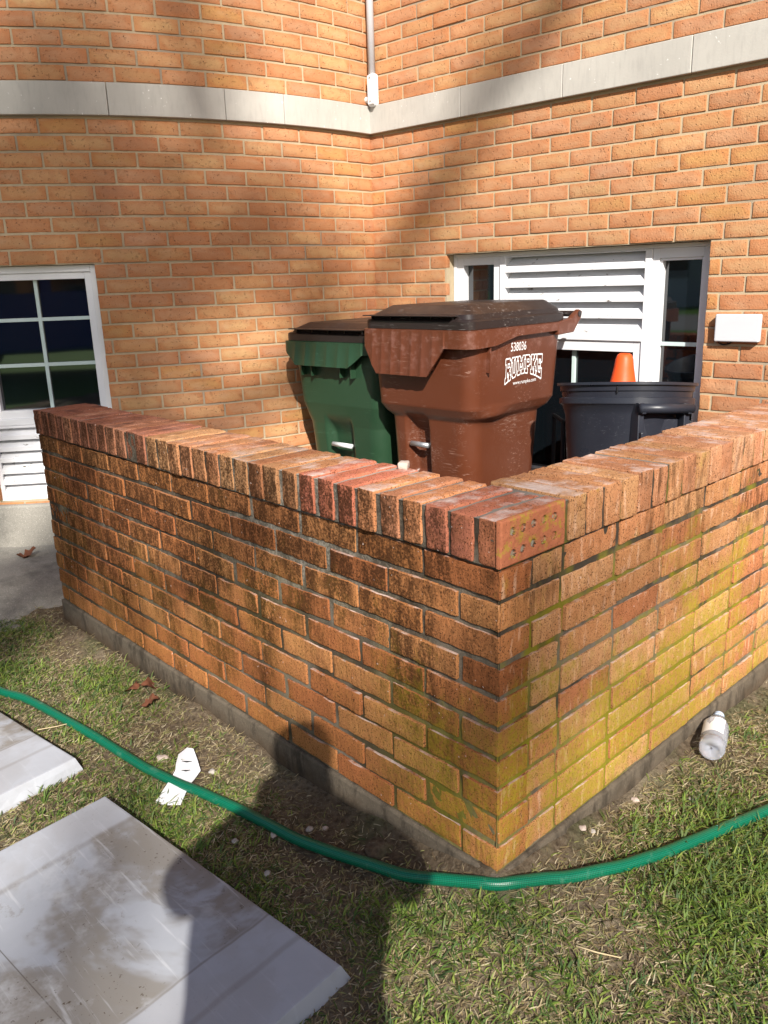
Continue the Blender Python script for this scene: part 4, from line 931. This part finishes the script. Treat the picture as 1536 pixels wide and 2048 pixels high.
# ------------------------------------------------------------------ turf
def turf():
    r = np.random.default_rng(11)
    def field(x, y, f, s): return np.sin(x*f+s)*np.cos(y*f*1.13+s*2)+.6*np.sin(x*f*2.3-y*f*1.7+s*3)+.4*np.cos(x*f*4.1+y*f*3.7+s)
    def inside(x, y):
        low_ = (x > -.022+.0185*y) & (y > -.018) & (x < 2.4) & (y < 2.26)
        s1 = (x < -.338-.082*(y-.1)) & (y > .085-.08*(x+.34)*-1*-1) & (y < .945-.08*0+(x+.41)*.08) & (x > -1.16)
        s2 = (x < -.385-.12*(y-1.16)) & (y > 1.145+(x+.39)*.12) & (x > -1.21)
        land = (y > 2.50-.10*(x+.3)) & (x < .9)
        return low_ | s1 | s2 | land
    N = 620000; x = r.uniform(-1.05, 1.7, N); y = r.uniform(-.75, 2.75, N)
    # keep what lies in view (with a wide margin), denser close by
    d = np.stack([x, y, np.full(N, GZ)], -1)-np.array(CAM); zc_ = d@np.array(fw); px = d@np.array(rt2)/zc_; py = d@np.array(up2)/zc_
    keep = (np.abs(px) < .62) & (np.abs(py) < .78) & ~inside(x, y)
    g = field(x, y, 3.1, .7)+.5*field(x, y, 8, 2.2); g += 1.1*np.exp(-((x-.35)**2+(y+.36)**2)/.05)+.9*np.exp(-((x+.15)**2+(y-1.55)**2)/.03)
    bare = np.exp(-((x-.12)**2+(y+.18)**2)/.012)*1.1+np.exp(-((x+.12)**2+(y-1.15)**2)/.012)*2.2+np.exp(-((x+.05)**2+(y-.25)**2)/.02)*1.6
    wallprox = np.exp(-np.maximum(0, -x-.0)/.035)*(y > 0)+np.exp(-np.maximum(0, -y)/.05)*(x > 0)
    bare = bare+5*np.exp(-(((x+.20)*.77+(y-.90)*.64)**2)/.010-(((x+.20)*.64-(y-.90)*.77)**2)/.0016)
    prob = np.clip(.62+.26*g-.35*bare-.55*wallprox, .10, 1); keep &= r.random(N) < prob
    x, y, g, bare = x[keep], y[keep], g[keep], bare[keep]; n = len(x)
    wp = np.exp(-np.maximum(0, -x)/.09)*(y > 0)+np.exp(-np.maximum(0, -y)/.12)*(x > 0)
    straw = r.random(n) < np.clip(.58-.24*g+.3*bare+.55*wp, .16, .97)
    L = np.where(straw, r.uniform(.008, .030, n), r.uniform(.012, .036, n))*(1+.2*np.clip(g, -1, 1.5)); Wd = np.where(straw, r.uniform(.0006, .0013, n), r.uniform(.0009, .0018, n))
    th = r.uniform(0, 2*math.pi, n); el = np.where(straw, np.abs(r.normal(0, .18, n)), r.uniform(.08, 1.0, n)); curl = np.where(straw, r.normal(0, .4, n), r.uniform(.3, 1.5, n))
    side = r.normal(0, .25, n)
    nt_ = 5200; pk = r.choice(np.where(~straw)[0], nt_); tx, ty = x[pk], y[pk]; tl = r.uniform(.7, 1.35, nt_); inn = (~straw) & (r.random(n) < .45)
    order = np.argsort(tx); sx_ = tx[order]; q = np.clip(np.searchsorted(sx_, x), 4, nt_-5); best = np.full(n, 9.); bi = np.zeros(n, int)
    for dq in range(-60, 61, 1):
        qq = np.clip(q+dq, 0, nt_-1); dd = (sx_[qq]-x)**2+(ty[order][qq]-y)**2; m_ = dd < best; best[m_] = dd[m_]; bi[m_] = order[qq][m_]
    near_ = inn & (best < .028**2); jx, jy = r.normal(0, .0045, n), r.normal(0, .0045, n)
    x = np.where(near_, tx[bi]+jx, x); y = np.where(near_, ty[bi]+jy, y); th = np.where(near_, np.arctan2(jy, jx)+r.normal(0, .5, n), th); dirx, diry = np.cos(th), np.sin(th); sx, sy = -diry, dirx
    L = np.where(near_, L*tl[bi], L); el = np.where(near_, r.uniform(.35, 1.25, n), el); Wd = np.where(near_, Wd*r.uniform(1, 1.35, n), Wd)
    z = hz(x, y)+r.uniform(0, .005, n)*straw
    V = np.zeros((n, 7, 3)); seg = [0, .35, .7, 1.0]; px_, pz_ = np.zeros(n), np.zeros(n); cx = [np.zeros(n)]; cz = [np.zeros(n)]
    for k in range(3):
        a = el-curl*(k*.4); a = np.maximum(a, -.25*(k > 1)); st = L*(seg[k+1]-seg[k]); px_ = px_+np.cos(a)*st; pz_ = np.maximum(pz_+np.sin(a)*st, .0015); cx.append(px_.copy()); cz.append(pz_.copy())
    for k, wv in enumerate([.8, 1.0, .75]):
        for s_, q in ((-1, 0), (1, 1)):
            off = side*cx[k]**2/np.maximum(L, 1e-4)
            V[:, k*2+q, 0] = x+dirx*cx[k]+sx*(s_*Wd*wv+off); V[:, k*2+q, 1] = y+diry*cx[k]+sy*(s_*Wd*wv+off); V[:, k*2+q, 2] = z+cz[k]+s_*Wd*.3
    off = side*cx[3]**2/np.maximum(L, 1e-4); V[:, 6, 0] = x+dirx*cx[3]+sx*off; V[:, 6, 1] = y+diry*cx[3]+sy*off; V[:, 6, 2] = z+cz[3]
    gc = np.array([(.105, .175, .025), (.08, .135, .028), (.16, .235, .035), (.135, .185, .055), (.065, .11, .035), (.22, .27, .055)]); sc = np.array([(.34, .27, .14), (.42, .34, .20), (.28, .21, .11), (.52, .44, .29), (.20, .14, .08), (.32, .31, .12)])
    gi = np.where(near_, bi % len(gc), r.integers(len(gc), size=n)); c = np.where(straw[:, None], sc[r.integers(len(sc), size=n)], gc[gi])*r.uniform(.75, 1.2, (n, 1))
    col = np.ones((n, 7, 4)); col[:, :, :3] = c[:, None, :]; dry = (r.random(n) < .3) & ~straw; col[dry, 6, :3] = (.4, .32, .15)
    base = np.arange(n)*7; F4 = np.concatenate([np.stack([base, base+1, base+3, base+2], -1), np.stack([base+2, base+3, base+5, base+4], -1)]); F3 = np.stack([base+4, base+5, base+6], -1)
    me = bpy.data.meshes.new('grass'); me.vertices.add(n*7); me.vertices.foreach_set('co', V.ravel())
    loops = np.concatenate([F4.ravel(), F3.ravel()]); tot = np.concatenate([np.full(len(F4), 4), np.full(len(F3), 3)]); start = np.concatenate([[0], np.cumsum(tot)[:-1]])
    me.loops.add(len(loops)); me.loops.foreach_set('vertex_index', loops.astype(np.int32)); me.polygons.add(len(tot)); me.polygons.foreach_set('loop_start', start.astype(np.int32)); me.polygons.foreach_set('loop_total', tot.astype(np.int32))
    me.update(calc_edges=True); me.validate(); a = me.color_attributes.new('Col', 'FLOAT_COLOR', 'POINT'); a.data.foreach_set('color', col.ravel())
    o = link('grass', me, M['blade']); tag(o, 'patchy short green and straw coloured grass', 'grass', kind='stuff')
turf()

# ------------------------------------------------------------------ photographer (casts the shadow that falls in the picture)
def person():
    az = R(54); d = Vector((math.cos(az), math.sin(az), 0)); rgt = Vector((math.sin(az), -math.cos(az), 0))
    root = empty('person', (-1.35, -1.155, GZ)); tag(root, 'person in a navy jacket and grey trousers holding up a phone with both hands', 'person')
    def P(r_, f_, z): v = rgt*r_+d*f_; return (v.x, v.y, z)
    def skin(name, verts, edges, mat, sub=2, par=root):
        me = bpy.data.meshes.new(name); me.from_pydata([v[0] for v in verts], edges, []); o = link(name, me, mat, par); 
        md = o.modifiers.new('skin', 'SKIN'); md.use_smooth_shade = True
        for i, v in enumerate(verts): me.skin_vertices[0].data[i].radius = v[1]
        me.skin_vertices[0].data[0].use_root = True
        s_ = o.modifiers.new('sub', 'SUBSURF'); s_.levels = sub; s_.render_levels = sub; return o
    B = [(P(-.03, 0, .92), (.185, .12)), (P(-.03, 0, 1.12), (.185, .12)), (P(.01, 0, 1.30), (.20, .13)), (P(.02, .02, 1.44), (.10, .09)), (P(.03, .03, 1.50), (.065, .065)), (P(.03, .05, 1.58), (.085, .09)), (P(.03, .055, 1.65), (.085, .09)),
         (P(-.17, .0, 1.36), (.09, .085)), (P(-.245, .08, 1.25), (.072, .065)), (P(-.17, .20, 1.24), (.056, .055)), (P(-.10, .30, 1.27), (.032, .028)),
         (P(.19, .0, 1.36), (.085, .08)), (P(.235, .08, 1.22), (.072, .065)), (P(.17, .20, 1.23), (.056, .055)), (P(.09, .30, 1.27), (.032, .028)),
         (P(-.10, 0, .82), (.10, .10)), (P(-.11, .01, .47), (.065, .065)), (P(-.12, 0, .08), (.045, .05)), (P(-.13, .13, .035), (.045, .03)),
         (P(.10, 0, .82), (.10, .10)), (P(.11, .01, .47), (.065, .065)), (P(.12, 0, .08), (.045, .05)), (P(.13, .13, .035), (.045, .03))]
    E = [(0, 1), (1, 2), (2, 3), (3, 4), (4, 5), (5, 6), (2, 7), (7, 8), (8, 9), (9, 10), (2, 11), (11, 12), (12, 13), (13, 14), (0, 15), (15, 16), (16, 17), (17, 18), (0, 19), (19, 20), (20, 21), (21, 22)]
    skin('body', B, E, M['cloth'])
    h = [(P(0, .06, 1.55), (.078, .09)), (P(0, .065, 1.61), (.075, .088)), (P(0, .16, 1.555), (.014, .014))]
    skin('head', [(P(.03, .068, 1.55), (.07, .08)), (P(.03, .078, 1.63), (.076, .085)), (P(.03, .158, 1.575), (.016, .016))], [(0, 1), (0, 2)], M['skin'])
    skin('hair', [(P(.03, .035, 1.59), (.092, .09)), (P(.03, .045, 1.66), (.090, .088))], [(0, 1)], M['hair'])
    for s_ in (-1, 1):
        palm = [(P(s_*.095, .305, 1.275), (.022, .016)), (P(s_*.075, .325, 1.29), (.030, .014))]; vs = palm[:]; es = [(0, 1)]
        for k in range(4):
            z = 1.27+.018*k; i = len(vs); vs += [(P(s_*.062, .338, z), (.009, .008)), (P(s_*.045, .348, z+.003), (.008, .008)), (P(s_*.028, .344, z+.004), (.0075, .007))]; es += [(1, i), (i, i+1), (i+1, i+2)]
        i = len(vs); vs += [(P(s_*.060, .318, 1.262), (.011, .010)), (P(s_*.035, .316, 1.255), (.009, .009))]; es += [(0, i), (i, i+1)]
        skin('hand', vs, es, M['skin'], 1)
person()
ph = MB(); ph.box((-.004, -.078, -.037), (.004, .078, .037)); o = ph.build('phone', M['darkp'], bevel=.003)
o.location = CAM-fw*.035; o.rotation_euler = (0, PIT*1.0, YAW); tag(o, 'black phone held level in front of the photographer', 'phone')

# ------------------------------------------------------------------ the far side of the street (seen in the window panes)
def sheet(name, a, b, z, mat):
    mb = MB(); mb.add([(a[0], a[1], z), (b[0], a[1], z), (b[0], b[1], z), (a[0], b[1], z)], [(0, 1, 2, 3)]); tag(mb.build(name, mat), kind='structure')
lawnm = simple('far_lawn', (.085, .17, .03), .9, .1, .35, 3, .4)
sheet('lawn', (-58, -58), (-4.6, 58), GZ-.012, lawnm)
sheet('road', (-19, -58), (-12.5, 58), GZ-.008, simple('road_grey', (.20, .20, .20), .9, .2, .2, 8, .2))
def house(loc):
    h = empty('house', loc); tag(h, 'grey sided house with a dark roof across the street', 'house')
    mb = MB(); mb.box((-8, -6, 0), (0, 6, 3.0)); mb.build('wall', M['siding'], h)
    mb = MB(); mb.add([(-8.4, -6.4, 3.0), (.4, -6.4, 3.0), (.4, 6.4, 3.0), (-8.4, 6.4, 3.0), (-4, -6.4, 5.4), (-4, 6.4, 5.4)], [(0, 1, 4), (3, 5, 2), (1, 2, 5, 4), (0, 4, 5, 3), (0, 3, 2, 1)]); mb.build('roof', M['asphalt'], h)
    for y in (-4, -1.5, 3.2): mb = MB(); mb.box((-.02, y-.6, 1.0), (.03, y+.6, 2.3)); mb.build('window', M['glass'], h)
    mb = MB(); mb.box((-.02, .6, 0), (.04, 1.6, 2.1)); mb.build('door', M['vinyl'], h)
house((-24, 12, GZ))
def van(loc, rz):
    v = empty('parked_van', loc, rz); tag(v, 'dark blue panel van parked on the grass behind the photographer', 'van')
    pr = [(-2.4, .35), (2.35, .35), (2.4, .8), (1.75, 1.12), (1.05, 1.85), (.6, 1.98), (-2.2, 1.98), (-2.4, 1.7)]
    n = len(pr); V = [(x, y, z) for y in (-.92, .92) for x, z in pr]; F = [tuple(range(n)), tuple(range(2*n-1, n-1, -1))]+[(i, i+n, (i+1) % n+n, (i+1) % n) for i in range(n)]
    mb = MB(); mb.add(V, F); mb.build('body', M['vanp'], v, bevel=.07, segs=4)
    for x in (-1.55, 1.5):
        for y in (-.86, .86):
            V, F = lathe([(.05, -.1), (.30, -.11), (.34, -.08), (.34, .08), (.30, .11), (.05, .1)], 28); V = np.array(V); mb = MB(); mb.add(np.stack([x+V[:, 0], y+V[:, 2], .34+V[:, 1]], -1), F); mb.build('wheel', M['darkp'], v, smooth=True)
    for y in (-.925, .925):
        for a, b in ((-2.0, -.9), (-.75, .25), (.4, 1.0)): mb = MB(); mb.box((a, y-.004, 1.25), (b, y+.004, 1.75)); mb.build('side_window', M['glass'], v, bevel=.003)
    mb = MB(); mb.box((2.30, -.8, .45), (2.46, .8, .62)); mb.build('bumper', M['darkp'], v, bevel=.03)
van((-7.1, -3.8, GZ), R(132))
# ------------------------------------------------------------------ bare street tree whose twigs soften the sun on the brick
def tree():
    c = Vector((1.1, 2.6, 1.55)) - sv*24.0; base = Vector((c.x-2.6, c.y+.6, GZ)); t = empty('bare_tree', base); tag(t, 'tall bare tree standing behind the photographer', 'tree')
    r = random.Random(4); mbt = MB(); top = c-base
    tr = spline([(0, 0, -.2), (.1, .1, 4), (.4, -.1, 8), (.9, -.2, top.z+.5)], 6); V, F, U = tube(tr, list(np.linspace(.30, .12, len(tr))), 12); mbt.add(V, F); mbt.build('trunk', simple('bark', (.12, .09, .07), .95, .1, .3, 14, .6), t, smooth=True)
    mb = MB(); ax = sv.cross(Vector((0, 0, 1))).normalized(); ay = ax.cross(sv).normalized()
    def twig(p, d, L, rad, dep):
        q = [p]; dd = d.copy()
        for k in range(5): dd = (dd+Vector((r.gauss(0, .16), r.gauss(0, .16), r.gauss(0, .13)))).normalized(); q.append(q[-1]+dd*L/5)
        V, F, U = tube(q, [rad*(1-.13*i) for i in range(6)], 6); mb.add(V, F)
        if dep > 0:
            for k in range(r.randint(4, 5)):
                i = r.randint(3 if L > 2 else 1, 5); nd = (dd+Vector((r.gauss(0, .7), r.gauss(0, .7), r.gauss(0, .6)))).normalized(); twig(q[i], nd, min(L, 1.0)*r.uniform(.6, .85), rad*.55, dep-1)
    for k in range(11):
        z = 7.0+k*.85; st = Vector((.3+z*.04, -.1, z)); tgt = top+Vector((r.uniform(-.1, .75), 0, r.uniform(.0, .75)))
        d = (tgt-st); twig(st, d.normalized(), d.length, .085, 3)
    mb.build('branches', M['trouser'], t)
tree()
